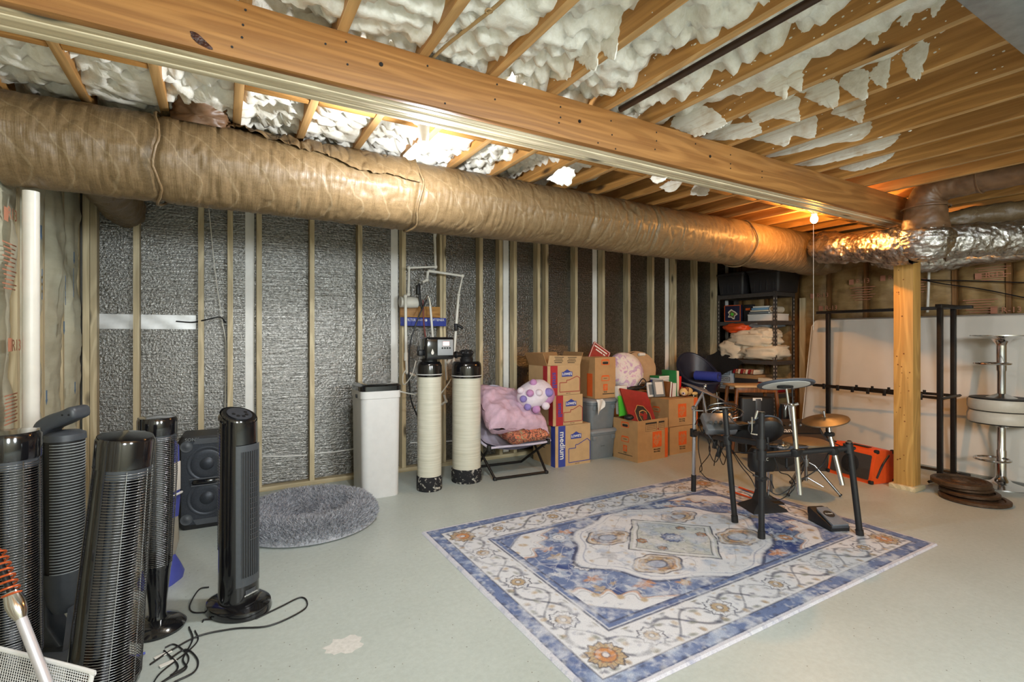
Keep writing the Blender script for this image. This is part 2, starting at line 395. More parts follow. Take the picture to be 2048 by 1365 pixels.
# left wall
wl = B().bx(XL-.3, XL-.1, YF-.2, YB+.2, 0, ZC).obj('wall_left', m_batt)
tag(wl, 'left basement wall packed with kraft faced insulation batts', 'wall', kind='structure')
def batt(x, y0, y1, s, m, parent, seed):
    def f(a, b):
        bul = (1-abs(2*a-1)**4)*.075*(.8+.4*NZ.noise(V((seed, b*3, 0))))
        return V((x+s*(bul-.045+.024*NZ.noise(V((a*3+seed, b*12, 3)))+.012*NZ.noise(V((a*9, b*30, seed)))), y0+(y1-y0)*a+.012*NZ.noise(V((seed, b*7, a*2))), .02+2.37*b))
    return B().grid(f, 14, 70).obj('insulation_batt', m, parent, ang=None)
for i in range(18):
    y1 = YB-.1-.4064*i
    B().bx(XL-.095, XL-.004, y1-.019, y1+.019, .04, 2.385).obj('stud', m_stud, wl, loc=(XL-.05, y1, .04))
    if i < 17: batt(XL-.0, y1-.39, y1-.016, 1, m_batt, wl, i*1.7)
B().bx(XL-.095, XL-.002, YF, YB-.09, 0, .038).obj('bottom_plate', m_plate_y, wl)
# print on the paper facing
def prt(px, py, w_, h_, m, n='print_mark'):
    p = P(px, py, X=XL+.052); return flat(rect(w_, h_), fm(p, (0, 1, 0), (0, 0, 1)), m, wl, n)
m_rprint = plain('red_facing_print', (180, 122, 96), .7, 0, .1, 20); m_bprint = plain('blue_facing_print', (96, 122, 150), .7, 0, .1, 20)
for px, py in ((12, 428), (20, 690)):
    prt(px, py, .05, .06, m_rprint); text('R13', .075, fm(P(px+13, py+2, X=XL+.052), (0, 1, 0), (0, 0, 1)), m_rprint, wl)
for j in range(11): prt(19, 488+j*9, .17-.03*(j % 3), .006, m_rprint, 'print_line')
for j in range(9): prt(22, 790+j*7, .16-.03*(j % 2), .006, m_rprint, 'print_line')
for px, py in ((93, 800), (128, 660), (82, 470), (148, 520), (150, 780)):
    p = P(px, py, X=XL+.056); flat([(-.02, 0), (0, -.03), (.02, 0), (.012, 0), (.012, .05), (-.012, .05), (-.012, 0)], fm(p, (0, 1, 0), (0, 0, 1)), m_bprint, wl, 'printed_arrow')
for px, py in ((84, 548), (131, 560), (147, 545)):
    for k in range(4): flat(rect(.012, .05), fm(P(px, py+k*14, X=XL+.056), (0, 1, 0), (0, 0, 1)), m_bprint, wl, 'print_mark')
# right wall
wr = B().bx(XR+.1, XR+.3, YF-.2, YB+.2, 0, ZC).obj('wall_right', m_battr)
tag(wr, 'right basement wall with brown paper insulation between studs', 'wall', kind='structure')
for i in range(16):
    y1 = YB-.1-.4064*i
    B().bx(XR+.004, XR+.095, y1-.019, y1+.019, .04, 2.385).obj('stud', m_studd, wr, loc=(XR+.05, y1, .04))
    batt(XR, y1-.39, y1-.016, -1, m_battr, wr, 40+i*1.7)
B().bx(XR+.002, XR+.095, YF, YB-.09, 0, .038).obj('bottom_plate', m_plate_y, wr)
for px, py in ((1633, 592), (1712, 564), (1776, 556), (1650, 617), (1970, 552), (2002, 621)):
    p = P(px, py, X=XR-.055); text('R-13', .075, fm(p, (0, -1, 0), (0, 0, 1)), m_rprint, wr, al='LEFT'); flat(rect(.05, .06), fm(p+V((0, .05, 0)), (0, -1, 0), (0, 0, 1)), m_rprint, wr, 'print_mark')
for px, py in ((1725, 575), (1830, 560), (1985, 535), (1960, 600)):
    for j in range(6): flat(rect(.26-.05*(j % 3), .007), fm(P(px, py+5*j, X=XR-.056), (0, -1, 0), (0, 0, 1)), m_rprint, wr, 'print_line')
wf = B().bx(XL-.2, XR+.2, YF-.2, YF, 0, ZC).obj('wall_front', m_batt); tag(wf, 'front basement wall lined with paper insulation', 'wall', kind='structure')
# ceiling: subfloor, joists, foam, blocking
ce = B().bx(XL-.2, XR+.2, YF-.2, YB+.2, ZC, ZC+.05).obj('ceiling', plain('subfloor_board', (150, 112, 64), .8, 0, .1, 10))
tag(ce, 'open joist ceiling with white spray foam between the joists', 'ceiling', kind='structure')
JX = lambda k: .07+.309*k
pj = B().bx(-.019, .019, YF, YB+.02, 2.385, ZC, .002).obj('joist', m_joist, ce); pj.data.materials.append(m_joist_lit)
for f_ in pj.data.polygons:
    if f_.normal.z < -.5: f_.material_index = 1  # lighter copy of the joist wood: light from below put into the underside colour
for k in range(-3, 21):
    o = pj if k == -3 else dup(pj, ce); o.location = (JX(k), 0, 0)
def foam_bay(k):
    xa, xb = JX(k)+.0185, JX(k+1)-.0185; t = min(1, max(0, (JX(k)-1.2)/1.3)); n = 13
    ys = np.arange(.1 if k < 8 else .4, 4.68, .02 if k < 6 else .035); vv = []
    base = 2.475+.085*t; amp = .06*(1-t)+.03
    for y in ys:
        row = []
        for i in range(n):
            x = xa+(xb-xa)*i/(n-1); p = V((x, y, k*.37))
            d = NZ.voronoi(p*17)[0]; big = NZ.noise(p*3.3); sm = NZ.noise(p*30)
            edge = abs(2*i/(n-1)-1)**3
            z = base-amp*(1.0*(1-(d[0]*1.25)**2)+.75*big)-.008*sm+(-.045*(NZ.noise(V((k*3.1, y*6, 5+(i > 6))))+.15)*edge)
            row.append((x, y, min(2.615, max(2.40, z))))
        vv.append(row)
    npgrid('spray_foam', np.array(vv), m_foam, ce)
for k in range(-3, 20): foam_bay(k)
pb = B().bx(-.1335, .1335, 2.50, 2.54, 2.387, ZC-.01, .002).obj('blocking', m_block, ce)
for i, k in enumerate(range(-3, 20)):
    if k in (-1,): continue
    o = pb if i == 0 else dup(pb, ce); o.location = (JX(k)+.1545, .004*random.uniform(-1, 1), 0)
# foam sprayed onto the joist sides: ragged fans hanging from the bays
def tooth(k, pts, org, m, th=.006, sc=4):
    xf = JX(k)-.0192; q = []
    for (px, py) in pts:
        p = P(org[0]+px/sc, org[1]+py/sc, X=xf); q.append((p.y, min(p.z, 2.6)))
    q2 = smooth([V((a, b, 0)) for a, b in q]+[V((*q[0], 0))], 9)[:-1]
    c = sum(q2, V())/len(q2); b_ = B(); n = len(q2)
    mt = fm((xf, 0, 0), (0, 1, 0), (0, 0, 1)) @ M.Diagonal((1, 1, -1, 1)); rings = []
    for sc_, h_ in ((1, -.004), (1., .0015), (.9, .55*th), (.62, th), (.3, .85*th)):
        row = []
        for i, p in enumerate(q2):
            r_ = c+(p-c)*sc_; j = NZ.noise(p*70)*.010+NZ.noise(V((p.x*260, p.y*60, 1)))*.008
            r_ = r_+(p-c).normalized()*j*sc_
            row.append(b_.b.verts.new(mt @ V((r_.x, r_.y, h_*(1+.7*NZ.noise(r_*45))))))
        rings.append(row)
    for r0, r1 in zip(rings, rings[1:]):
        for i in range(n): b_.b.faces.new((r0[i], r0[(i+1) % n], r1[(i+1) % n], r1[i]))
    b_.b.faces.new(rings[-1]); b_.obj('foam_splash', m, ce, ang=70)
O4, O5, O3 = (1536, 0), (1100, 0), (1024, 150)
for k, pts, org, m in (
    (8, [(290, 780), (350, 690), (550, 640), (565, 800), (530, 865), (440, 850)], O4, m_over), (8, [(560, 670), (640, 580), (800, 560), (800, 720), (770, 795), (690, 770)], O4, m_foam),
    (8, [(800, 610), (860, 530), (978, 470), (965, 620), (935, 700), (860, 660)], O4, m_foam), (8, [(1065, 460), (1120, 400), (1285, 340), (1240, 540), (1195, 635), (1140, 610)], O4, m_foam),
    (8, [(-160, 930), (-60, 830), (220, 770), (250, 890), (240, 975), (60, 950), (-100, 990)], O4, m_over),
    (7, [(-110, 690), (0, 570), (255, 440), (280, 620), (262, 735), (170, 690), (140, 790), (30, 740)], O4, m_over), (7, [(545, 370), (600, 300), (640, 310), (625, 400), (590, 385)], O4, m_foam),
    (7, [(760, 290), (820, 200), (930, 180), (900, 270), (865, 365), (820, 330)], O4, m_foam), (7, [(650, 310), (700, 240), (770, 230), (735, 322)], O4, m_foam), (7, [(920, 230), (990, 130), (1080, 100), (1010, 170), (950, 250)], O4, m_foam), (7, [(1050, 160), (1080, 60), (1200, 40), (1130, 170), (1090, 215)], O4, m_foam),
    (7, [(1210, 60), (1280, -60), (1430, -40), (1380, 60), (1320, 150), (1290, 70)], O4, m_foam),
    (9, [(500, 910), (600, 800), (770, 780), (765, 940), (740, 985), (650, 950)], O4, m_over), (9, [(-250, 1090), (0, 960), (350, 900), (385, 1060), (330, 1110), (200, 1090), (140, 1170), (-60, 1130)], O4, m_over),
    (10, [(-40, 1270), (150, 1080), (700, 950), (830, 1000), (740, 1120), (520, 1150), (200, 1230)], O4, m_over), (11, [(150, 1310), (400, 1180), (900, 1080), (1060, 1060), (960, 1180), (800, 1230), (560, 1290), (340, 1330)], O4, m_over),
    (12, [(560, 1350), (700, 1280), (1000, 1210), (980, 1260), (900, 1310), (700, 1370)], O4, m_foam),
    (4, [(350, 350), (300, -60), (570, -60), (555, 250), (510, 475), (430, 430)], O5, m_foam), (4, [(210, 480), (250, 300), (375, 330), (380, 480), (360, 565), (290, 540)], O5, m_foam), (4, [(-60, 600), (0, 420), (170, 500), (160, 610), (90, 640)], O5, m_foam),
    (5, [(200, 740), (420, 560), (780, 330), (750, 430), (690, 590), (640, 620), (540, 600), (440, 660), (330, 770)], O5, m_foam), (5, [(800, 330), (1000, 200), (1060, 260), (900, 320)], O5, m_over), (5, [(1190, 100), (1260, 40), (1300, 60), (1265, 155), (1240, 110), (1212, 225)], O5, m_foam),
    (6, [(590, 890), (800, 720), (1090, 620), (1000, 690), (850, 800), (760, 880), (680, 945)], O5, m_foam), (7, [(960, 1010), (1010, 930), (1230, 850), (1390, 950), (1400, 1000), (1290, 1050), (1180, 1090), (1080, 1060)], O5, m_over),
    (8, [(1180, 1110), (1400, 1010), (1640, 980), (1690, 1050), (1600, 1100), (1400, 1125)], O5, m_over),
    (3, [(60, 60), (200, -200), (330, -120), (340, 20), (290, 45), (210, 100), (150, 180), (60, 200)], (950, 0), m_foam), (2, [(0, 100), (60, -150), (160, -120), (130, 40), (60, 110)], (800, 0), m_foam),
    (7, [(1100, 830), (1180, 780), (1240, 820), (1160, 870)], O3, m_over), (8, [(1180, 900), (1260, 850), (1360, 860), (1270, 940)], O3, m_over), (9, [(1420, 960), (1470, 880), (1565, 890), (1555, 965)], O3, m_foam), (4, [(280, 840), (400, 740), (490, 760), (490, 820), (430, 885)], O3, m_over)):
    tooth(k, pts, org, m)
for k, (u, v) in ((5, (1105, 5)), (5, (1135, 8)), (5, (1297, 110)), (5, (1312, 110)), (6, (1350, 105)), (6, (1400, 150)), (6, (1320, 200)), (7, (1480, 90)), (6, (1536, 90)), (6, (1362, 190)), (6, (1440, 120)), (7, (1460, 220)), (6, (1500, 105)), (7, (1650, 60)), (7, (1690, 50)), (6, (1560, 60)), (7, (1600, 70)), (5, (1290, 125)), (8, (1690, 150)), (10, (1820, 262)), (10, (1760, 275)), (9, (1700, 270)), (6, (1470, 128)), (6, (1535, 95))):
    p = P(u, v, X=JX(k)-.02); B().ball(p, (.004, .006+.01*random.random(), .004), 8, 5).obj('foam_spatter', m_foam, ce)
sp = B(); rr = random.Random(17)
for i in range(420):
    k = rr.choice((4, 5, 5, 6, 6, 6, 7, 7, 8, 9)); y = rr.uniform(.2, 1.85); s_ = rr.uniform(.0015, .004)
    sp.ball((JX(k)-.0195, y, rr.uniform(2.39, 2.56)), (.002, s_*rr.uniform(1, 2.4), s_), 6, 4)
sp.obj('foam_specks', m_foam, ce, kind='stuff')
# main beam of laminated planks, with nail heads
bm_ = thing('ceiling_beam', 'long laminated wooden ceiling beam crossing under the joists', 'beam', (0, 1.866, 2.194), kind='structure')
B().bx(-.855, 5.07, 0, .038, .002, .191, .002).obj('plank', m_beam, bm_)
for i, (y, z0) in enumerate(((.0395, .004), (.079, 0), (.1185, .006))):
    B().bx(-.855, 5.07-.01*i, y, y+.038, z0, .19, .003).obj('plank', m_pale_x, bm_)
B().bx(-.855, 5.0, .158, .19, .002, .1, .003).obj('ledger', m_pale_x, bm_)
for u, v in ((491, 20), (486, 50), (484, 75), (464, 94), (692, 84), (695, 129), (651, 88), (855, 132), (890, 207), (994, 169), (990, 199), (1121, 214), (1121, 235), (1118, 246), (1222, 242), (1224, 270), (1196, 286), (1313, 265), (1313, 282), (1310, 299), (1461, 310), (1461, 328), (1461, 337), (1391, 288), (1524, 343), (1524, 355), (1231, 298)):
    p = P(u, v, Y=1.8655); q = B().cyl(p-V((0, .0015, 0)), p+V((0, .003, 0)), .004, None, 8); q.obj('nail_head', m_mblack, bm_, w=True)
for u, v in ((762, 129), (1159, 243), (1420, 313)):
    p = P(u, v, Y=1.8655); B().cyl(p-V((0, .003, 0)), p+V((0, .003, 0)), .008, None, 10).obj('bolt_head', m_steelblk, bm_, w=True)
p = P(402, 82, Y=1.865)
kn = [(math.cos(a)*(.030+.003*math.sin(5*a+1)), math.sin(a)*(.014+.003*math.cos(3*a))) for a in [2*PI*i/24 for i in range(24)]]
B().prism([(x, y-.55*x) for x, y in kn], .003, fm(p, (1, 0, 0), (0, 0, 1)) @ M.Translation((0, 0, -.002))).obj('knot', plain('burnt_knot', (58, 26, 14), .4, 0, .5, 60, .8), bm_, w=True)
po = thing('support_post', 'yellow pine support post standing on a base plate', 'post', (5., 1.97, 0), kind='structure')
B().bx(-.07, .07, -.07, .07, .038, 2.19, .004).obj('post', m_post, po)
B().bx(-.095, .095, -.095, .095, 0, .038, .004).obj('base_plate', m_plate_x, po)
for i in range(26):
    z = .15+random.random()*1.7; y = random.uniform(-.05, .05); r_ = .003+.004*random.random()
    B().cyl((-.0706, y, z), (-.069, y, z), r_, None, 8).obj('knot', m_brown, po)
# ------------------------------------------------------------------ ducts
def n1(x, f, seed):
    r = np.random.default_rng(seed); g = r.uniform(-1, 1, 4096); t = x*f+1000; i = np.floor(t).astype(int); q = t-i; q = q*q*(3-2*q)
    return g[i % 4096]*(1-q)+g[(i+1) % 4096]*q
def n2(x, y, seed):
    r = np.random.default_rng(seed); g = r.uniform(-1, 1, (256, 256)); i = np.floor(x).astype(int); j = np.floor(y).astype(int); a = x-i; b = y-j
    a = a*a*(3-2*a); b = b*b*(3-2*b); i %= 256; j %= 256; i2 = (i+1) % 256; j2 = (j+1) % 256
    return (g[i, j]*(1-a)+g[i2, j]*a)*(1-b)+(g[i, j2]*(1-a)+g[i2, j2]*a)*b
DY, DZ, DR = 3.05, 2.168, .21
dk = thing('wrapped_duct', 'long kraft paper wrapped round duct hung below the joists', 'duct', (0, DY, DZ))
def ductsurf(xs, ph, rad):
    X, PH = np.meshgrid(xs, ph, indexing='ij'); r = rad(X, PH)
    return np.stack([X, -r*np.cos(PH), np.minimum(r*np.sin(PH), 2.380-DZ)], -1)
def radm(X, PH):
    r = DR+.010*n2(X*1.3, PH*1.2, 1)+.004*n2(X*9, PH*2.5, 2)
    cr = np.abs(n2(X*26, PH*1.6, 3)); r -= .006*np.exp(-(cr/.09)**2)
    r += .003*n2(X*60, PH*3, 4)
    for xc in (-.26, 1.02, 2.36, 3.0, 4.2): r -= .012*np.exp(-((X-xc-.01*np.sin(PH*3))/.012)**2)
    g = np.exp(-((X-2.75)/.10)**2)*np.exp(-((PH-.55)/.5)**2); r += g*(.02*n2(X*32, PH*4, 6))
    r += -.035*np.exp(-((PH+PI/2)/.6)**2)*(X > 4.3)*np.clip((X-4.3)/.6, 0, 1)*-1*np.clip((5.7-X)/.3, 0, 1)
    return r
ph = np.linspace(0, 2*PI, 97)[:-1]
npgrid('duct_jacket', ductsurf(np.linspace(-.83, 5.74, 760), ph, radm), m_wrap, dk, wv=True, ang=None)
def flap():
    xs = np.linspace(-.25, 1.015, 260); n = 40; rows = []
    for x in xs:
        s = (x+.25)/1.265; e = 1.15-1.0*min(1, s*1.25)+.05*math.sin(x*17)+.04*NZ.noise(V((x*30, 0, 0)))
        e = max(e, .12)
        rows.append([(x, e+(2.3-e)*j/(n-1)) for j in range(n)])
    q = np.array(rows); X, PH = q[..., 0], q[..., 1]
    j = np.arange(n)/(n-1); w_ = np.exp(-(X-.05)**2/.12)
    r = DR+.012+.022*w_*n2(X*16, PH*3.5, 11)+.012*(.3+w_)*n2(X*38, PH*2.2, 12)-.010*np.exp(-(np.abs(n2(X*24, PH*1.5, 13))/.1)**2)
    r += .008*np.exp(-(j*12)**2)[None, :]
    return np.stack([X, -r*np.cos(PH), np.minimum(r*np.sin(PH), 2.382-DZ)], -1)
npgrid('jacket_flap', flap(), m_wrap, dk, ang=None)
for k, xc in enumerate((-.262, 1.025, 4.25)):
    B().tube([V((xc+.012*math.sin(5*t+k)+.006*NZ.noise(V((t*4, k, 0))), -(DR+.012)*math.cos(t), min(.206, (DR+.012)*math.sin(t)))) for t in [2*PI*i/60 for i in range(60)]], .007, 5, True).obj('seam_band', m_wrap, dk, ang=None)
B().bx(5.5, 5.8, -.2, .2, -.2, .2, .06, 3).obj('end_box', m_wrap, dk)
def crinkle(path, R, m, name, parent, n=40, per=.012, amp=.012, fq=14, seed=0):
    pts = smooth(path, 14); L = [0]
    for a_, b_ in zip(pts, pts[1:]): L.append(L[-1]+(b_-a_).length)
    Rs = R if callable(R) else (lambda s: R)
    up = V((0, 0, 1)); rows = []
    for i, p in enumerate(pts):
        t = (pts[min(i+1, len(pts)-1)]-pts[max(0, i-1)]).normalized()
        x = up.cross(t)
        if x.length < .05: x = V((0, 1, 0)).cross(t)
        x.normalize(); y = t.cross(x); up = y if abs(t.z) > .6 else V((0, 0, 1))
        row = []
        for j in range(n):
            a_ = 2*PI*j/n; d = x*math.cos(a_)+y*math.sin(a_); q = p+d*Rs(i/(len(pts)-1))
            k = amp*(NZ.noise(q*fq+V((seed, 0, 0)))-1.2*max(0, 1-abs(NZ.noise(q*fq*1.7))*9)*.6+.5*NZ.noise(q*fq*3))
            row.append(tuple(q+d*k))
        rows.append(row)
    o = npgrid(name, np.array(rows), m, parent, wv=True, ang=None)
    if parent is not None:
        o.data.transform(mw(parent).inverted())
    return o
dkb = thing('branch_duct', 'dark crumpled branch duct rising from the wrapped duct between two joists', 'duct', (-.085, 3.0, 2.38))
crinkle([V((-.085, 3.0, 2.36)), V((-.085, 2.98, 2.42)), V((-.085, 2.9, 2.5)), V((-.085, 2.82, 2.56))], lambda s: .135-.02*s, m_wrap_dark, 'branch_sleeve', dkb, seed=2, amp=.02)
dkr = thing('branch_duct', 'kraft wrapped branch duct running back from the main duct to the wall', 'duct', (-.60, 3.9, 2.2))
crinkle([V((-.60, 3.27, 2.2)), V((-.60, 3.8, 2.2)), V((-.60, 4.2, 2.2)), V((-.60, 4.56, 2.2))], .125, m_wrap, 'rear_branch', dkr, seed=4)
sd = thing('silver_duct', 'crinkled silver flexible duct elbowing in front of the support post', 'duct', (4.56, 1.68, 2.0))
crinkle([P(1690, 500, d=5.15), P(1650, 494, d=4.9), P(1672, 496, d=4.65), P(1720, 496, d=4.4), P(1765, 494, d=4.12), P(1800, 491, d=3.92), P(1835, 492, d=3.8)], lambda s: .135+.012*math.sin(9*s), m_silver, 'duct_jacket', sd, n=56, amp=.02, fq=12)
crinkle([V((4.56, 1.68, 1.84)), V((4.56, 1.68, 1.87)), V((4.56, 1.68, 1.97)), V((4.56, 1.68, 2.04)), V((4.56, 1.68, 2.09))], lambda s: .185*math.sin(PI*(.02+s*.74)), m_silver, 'elbow_collar', sd, n=56, amp=.022, fq=11, seed=9)
pp = [P(1690, 496, d=4.55)]; 
d2 = thing('silver_duct', 'crinkled silver flexible duct running to the right from behind the elbow', 'duct', P(1960, 480, d=3.95))
crinkle([P(1880, 490, d=4.1), P(1910, 482, d=4.05), P(1980, 478, d=4.0), P(2060, 475, d=3.95), P(2250, 466, d=3.85)], .135, m_silver, 'duct_jacket', d2, n=56, amp=.018, seed=3)
d3 = thing('silver_duct', 'lower silver duct passing behind the post top', 'duct', P(1830, 526, d=4.9))
crinkle([P(1752, 512, d=5.2), P(1800, 522, d=5.0), P(1860, 524, d=4.9), P(1940, 512, d=4.75), P(2070, 498, d=4.4)], .10, m_silver, 'duct_jacket', d3, n=40, amp=.016, seed=6)
d5 = thing('brown_duct', 'brown wrapped duct elbow rising from the silver duct into the joists', 'duct', (4.56, 1.68, 2.25))
crinkle([V((4.56, 1.68, 2.05)), V((4.56, 1.68, 2.18)), V((4.56, 1.67, 2.29)), V((4.555, 1.61, 2.365)), V((4.55, 1.48, 2.385)), V((4.55, 1.2, 2.385)), V((4.55, .4, 2.385)), V((4.55, -1, 2.385))], lambda s: .148-.043*min(1, s*2.2), m_wrap_dark, 'duct_jacket', d5, n=48, amp=.008, seed=5)
for c, a_ in (((4.56, 1.68, 2.24), 0), ((4.55, 1.36, 2.385), 1)):
    B().tube([V(c)+(V((math.cos(t), math.sin(t), 0)) if not a_ else V((math.cos(t), 0, math.sin(t))))*(.146 if not a_ else .108) for t in [2*PI*i/36 for i in range(36)]], .006, 5, True).obj('seam_band', m_wrap_dark, d5, w=True)
d6 = thing('wrapped_duct', 'short kraft wrapped duct above the silver duct at the right edge', 'duct', P(1990, 425, d=4.15))
crinkle([P(1890, 446, d=4.3), P(1960, 432, d=4.18), P(2070, 420, d=4.02)], .085, m_wrap, 'duct_jacket', d6, n=36, seed=8)
gd = B().bx(.5, 6.2, .18, .57, 2.20, 2.37, .004).obj('metal_duct', m_sheetm); tag(gd, 'galvanised rectangular metal duct in the upper right corner', 'duct')
# ------------------------------------------------------------------ pipes and wires at the ceiling and walls
pi = thing('vent_pipe', 'white vertical drain pipe beside the left wall insulation', 'pipe', (-.745, 3.055, 0))
B().cyl((0, 0, 0), (0, 0, 1.94), .030, None, 24).obj('pipe', m_pvc, pi); B().cyl((0, 0, .0), (0, 0, .09), .036, None, 24).obj('coupling', m_pvc, pi)
tag(B().cyl((1.70, 1.86, 2.402), (1.70, -1.5, 2.402), .015, None, 12).obj('iron_gas_pipe', plain('iron_pipe', (74, 58, 48), .45, .5, .1, 20)), 'dark iron gas pipe running along a joist', 'pipe')
tag(B().curve([P(866, 116, z=2.395), P(900, 85, z=2.40), P(978, 24, z=2.398), P(1010, -4, z=2.40), P(1060, -50, z=2.40)], .0065, 8).curve(ring(P(978, 22, z=2.395), .012, 8)+[P(978, 22, z=2.395)+V((.012, 0, 0))], .003, 6).obj('ceiling_cable', plain('tan_cable', (170, 140, 96), .6, 0, .1, 30)), 'tan cable with a loop tied in it under the joist bay', 'cable')
tag(B().curve([P(1800, 554, X=6.36), P(1850, 560, X=6.34), P(1935, 562, X=6.36), P(2060, 566, X=6.36)], .006, 6).obj('wall_cable', m_mblack), 'upper black cable strung across the right wall insulation', 'cable')
tag(B().curve([P(1800, 550, X=6.35), P(1880, 567, X=6.34), P(1960, 578, X=6.36), P(2060, 598, X=6.36)], .006, 6).obj('wall_cable', m_mblack), 'lower black cable sloping across the right wall insulation', 'cable')
tag(B().curve([P(1858, 545, X=6.37), P(1857, 580, X=6.36), P(1855, 625, X=6.38)], .012, 8).obj('wall_conduit', m_pvc), 'thin white conduit running down the right wall insulation', 'pipe')
# ------------------------------------------------------------------ lamps of the room
lf = thing('garage_light', 'glaring white three lobed ceiling light above the wrapped duct', 'light', (.86, 2.34, 2.385))
B().lathe([(0, 0), (.055, 0), (.055, -.05), (.03, -.06), (.024, -.17), (0, -.17)], n=20).obj('socket', m_white, lf)
m_led = glow('led_panel', (1, .98, .95), 60)
for i, a_ in enumerate((-1.9, .1, 1.9)):
    r_ = Rz(a_); lo = B(); lo.box(r_ @ V((.075, 0, -.175)), (.11, .066, .010), r_ @ Ry(.35), .004).obj('lamp_lobe', m_white, lf)
    B().ball(r_ @ V((.075, 0, -.187)), (.052, .03, .012), 14, 8, r_ @ Ry(.35)).obj('led_panel', m_led, lf)
lamp('garage_light_glow', (.86, 2.34, 2.15), 62, (.95, .98, 1), .05)
bf = thing('bare_bulb', 'glowing warm bare bulb in a pull chain socket near the beam end', 'light', (4.39, 2.40, 2.385))
B().lathe([(0, 0), (.055, 0), (.055, -.012), (.028, -.03), (.022, -.06), (0, -.06)], n=20).obj('lamp_holder', m_white, bf)
B().ball((0, 0, -.10), (.030, .030, .036), 16, 10).obj('bulb', glow('warm_bulb', (1, .72, .36), 60), bf)
B().cyl((-.03, -.01, -.03), (-.03, -.01, -1.05), .0018, None, 6).obj('pull_string', m_pvc, bf)
lamp('bare_bulb_glow', (4.39, 2.40, 2.275), 205, (1, .42, .09), .035)
# ------------------------------------------------------------------ water treatment corner
def rrect(w_, d_, r, n=5, cx=0, cy=0):
    o = []
    for qx, qy, a0 in ((1, 1, 0), (-1, 1, PI/2), (-1, -1, PI), (1, -1, 3*PI/2)):
        for i in range(n+1):
            a = a0+PI/2*i/n; o.append((cx+qx*(w_/2-r)+r*math.cos(a), cy+qy*(d_/2-r)+r*math.sin(a)))
    return o
def loft(b, secs):
    """secs: list of (outline of (x,y), z); same length outlines; capped"""
    R = [[b.b.verts.new((x, y, z)) for x, y in o] for o, z in secs]; n = len(R[0])
    for a, c in zip(R, R[1:]):
        for j in range(n): b.b.faces.new((a[j], a[(j+1) % n], c[(j+1) % n], c[j]))
    b.b.faces.new(R[0][::-1]); b.b.faces.new(R[-1]); return b
t = thing('brine_tank', 'tall square white salt tank with a black lid beside the fluffy bed', 'tank', (1.10, 4.12, 0))
loft(B(), [(rrect(.292, .34, .05), 0), (rrect(.296, .344, .05), .01), (rrect(.312, .36, .05), .78), (rrect(.312, .36, .05), .786), (rrect(.322, .37, .05), .79), (rrect(.322, .37, .05), .85)]).obj('tank_body', m_white, t)
loft(B(), [(rrect(.326, .374, .052), .848), (rrect(.328, .376, .052), .885), (rrect(.29, .34, .04), .90)]).obj('lid', m_black, t)
B().bx(-.172, -.16, -.06, -.03, .79, .82, .003).obj('overflow_fitting', m_mblack, t)
def tank(name, label, x, y, r, top, capz):
    t = thing(name, label, 'tank', (x, y, 0))
    B().lathe([(0, .0), (r*.99, 0), (r*1.02, .01), (r*1.02, .11), (r*.97, .12), (0, .12)]).obj('boot', m_dirt, t)
    B().lathe([(0, .1), (r*.96, .1), (r*.96, capz-.01), (0, capz-.01)], n=40).obj('tank_shell', m_tank, t)
    B().lathe([(0, capz-.02), (r*1.0, capz-.02), (r*1.0, capz+.07), (r*.97, top-.02), (r*.85, top), (0, top)], n=40).obj('cap', m_black, t)
    B().tube(ring((0, 0, capz), r*1.005, 32), .004, 6, True).obj('trim_ring', m_white, t); return t
s = tank('softener_tank', 'slimmer cream resin tank topped by a black control head with red display', 1.512, 3.98, .104, 1.07, .965)
B().lathe([(0, 1.06), (.065, 1.06), (.065, 1.095), (0, 1.1)]).obj('neck', m_mblack, s)
B().bx(-.085, .165, -.15, .02, 1.09, 1.275, .02, 3).obj('control_head', m_black, s)
B().bx(.012, .150, -.158, -.148, 1.125, 1.255, .006).obj('control_panel', plain('grey_panel', (150, 154, 158), .35, 0, .03, 20), s)
B().bx(.058, .112, -.1605, -.1575, 1.205, 1.238).obj('display', glow('red_display', (1, .03, .03), .9), s)
text('1:15', .024, fm((.085, -.161, 1.222), (1, 0, 0), (0, 0, 1)), m_winkk, s)
for i in range(4): B().cyl((.052+.022*i, -.156, 1.185), (.052+.022*i, -.1625, 1.185), .007, None, 12).obj('button', m_mblack, s)
flat([(0, .03), (.012, 0), (.009, -.014), (0, -.018), (-.009, -.014), (-.012, 0)], fm((-.03, -.1505, 1.15), (1, 0, 0), (0, 0, 1)), m_paper, s, 'drop_mark', .001)
B().bx(-.125, -.08, -.09, -.03, 1.12, 1.17, .012).cyl((-.12, -.06, 1.16), (-.12, -.06, 1.20), .012).obj('bypass_valve', m_mblack, s)
g = tank('filter_tank', 'thicker cream resin tank with a black valve beside the lilac chair', 1.888, 4.05, .132, 1.06, .935)
B().lathe([(0, 1.05), (.055, 1.05), (.06, 1.08), (.045, 1.10), (.065, 1.13), (.045, 1.16), (0, 1.165)]).obj('valve', m_mblack, g)
vb = B()
for i in range(7): a = 2*PI*i/7; vb.ball((.05*math.cos(a), .05*math.sin(a), 1.135), .018, 8, 6)
vb.cyl((-.04, 0, 1.12), (-.14, -.02, 1.12), .022).cyl((-.105, -.02, 1.12), (-.12, -.02, 1.12), .03); vb.obj('valve_knob', m_mblack, g)
pl = thing('water_pipes', 'white water pipes looping above the two resin tanks', 'pipe', (1.6, 4.45, 1.2))
W = lambda u, v, Y=4.45: P(u, v, Y=Y)
def pipe(pts, r=.0125, name='pipe'):
    B().tube([V(p) for p in pts], r, 12).obj(name, m_pvc, pl, w=True)
    for p in pts[1:-1]: B().ball(p, r*1.42, 12, 8).obj('elbow_fitting', m_pvc, pl, w=True)
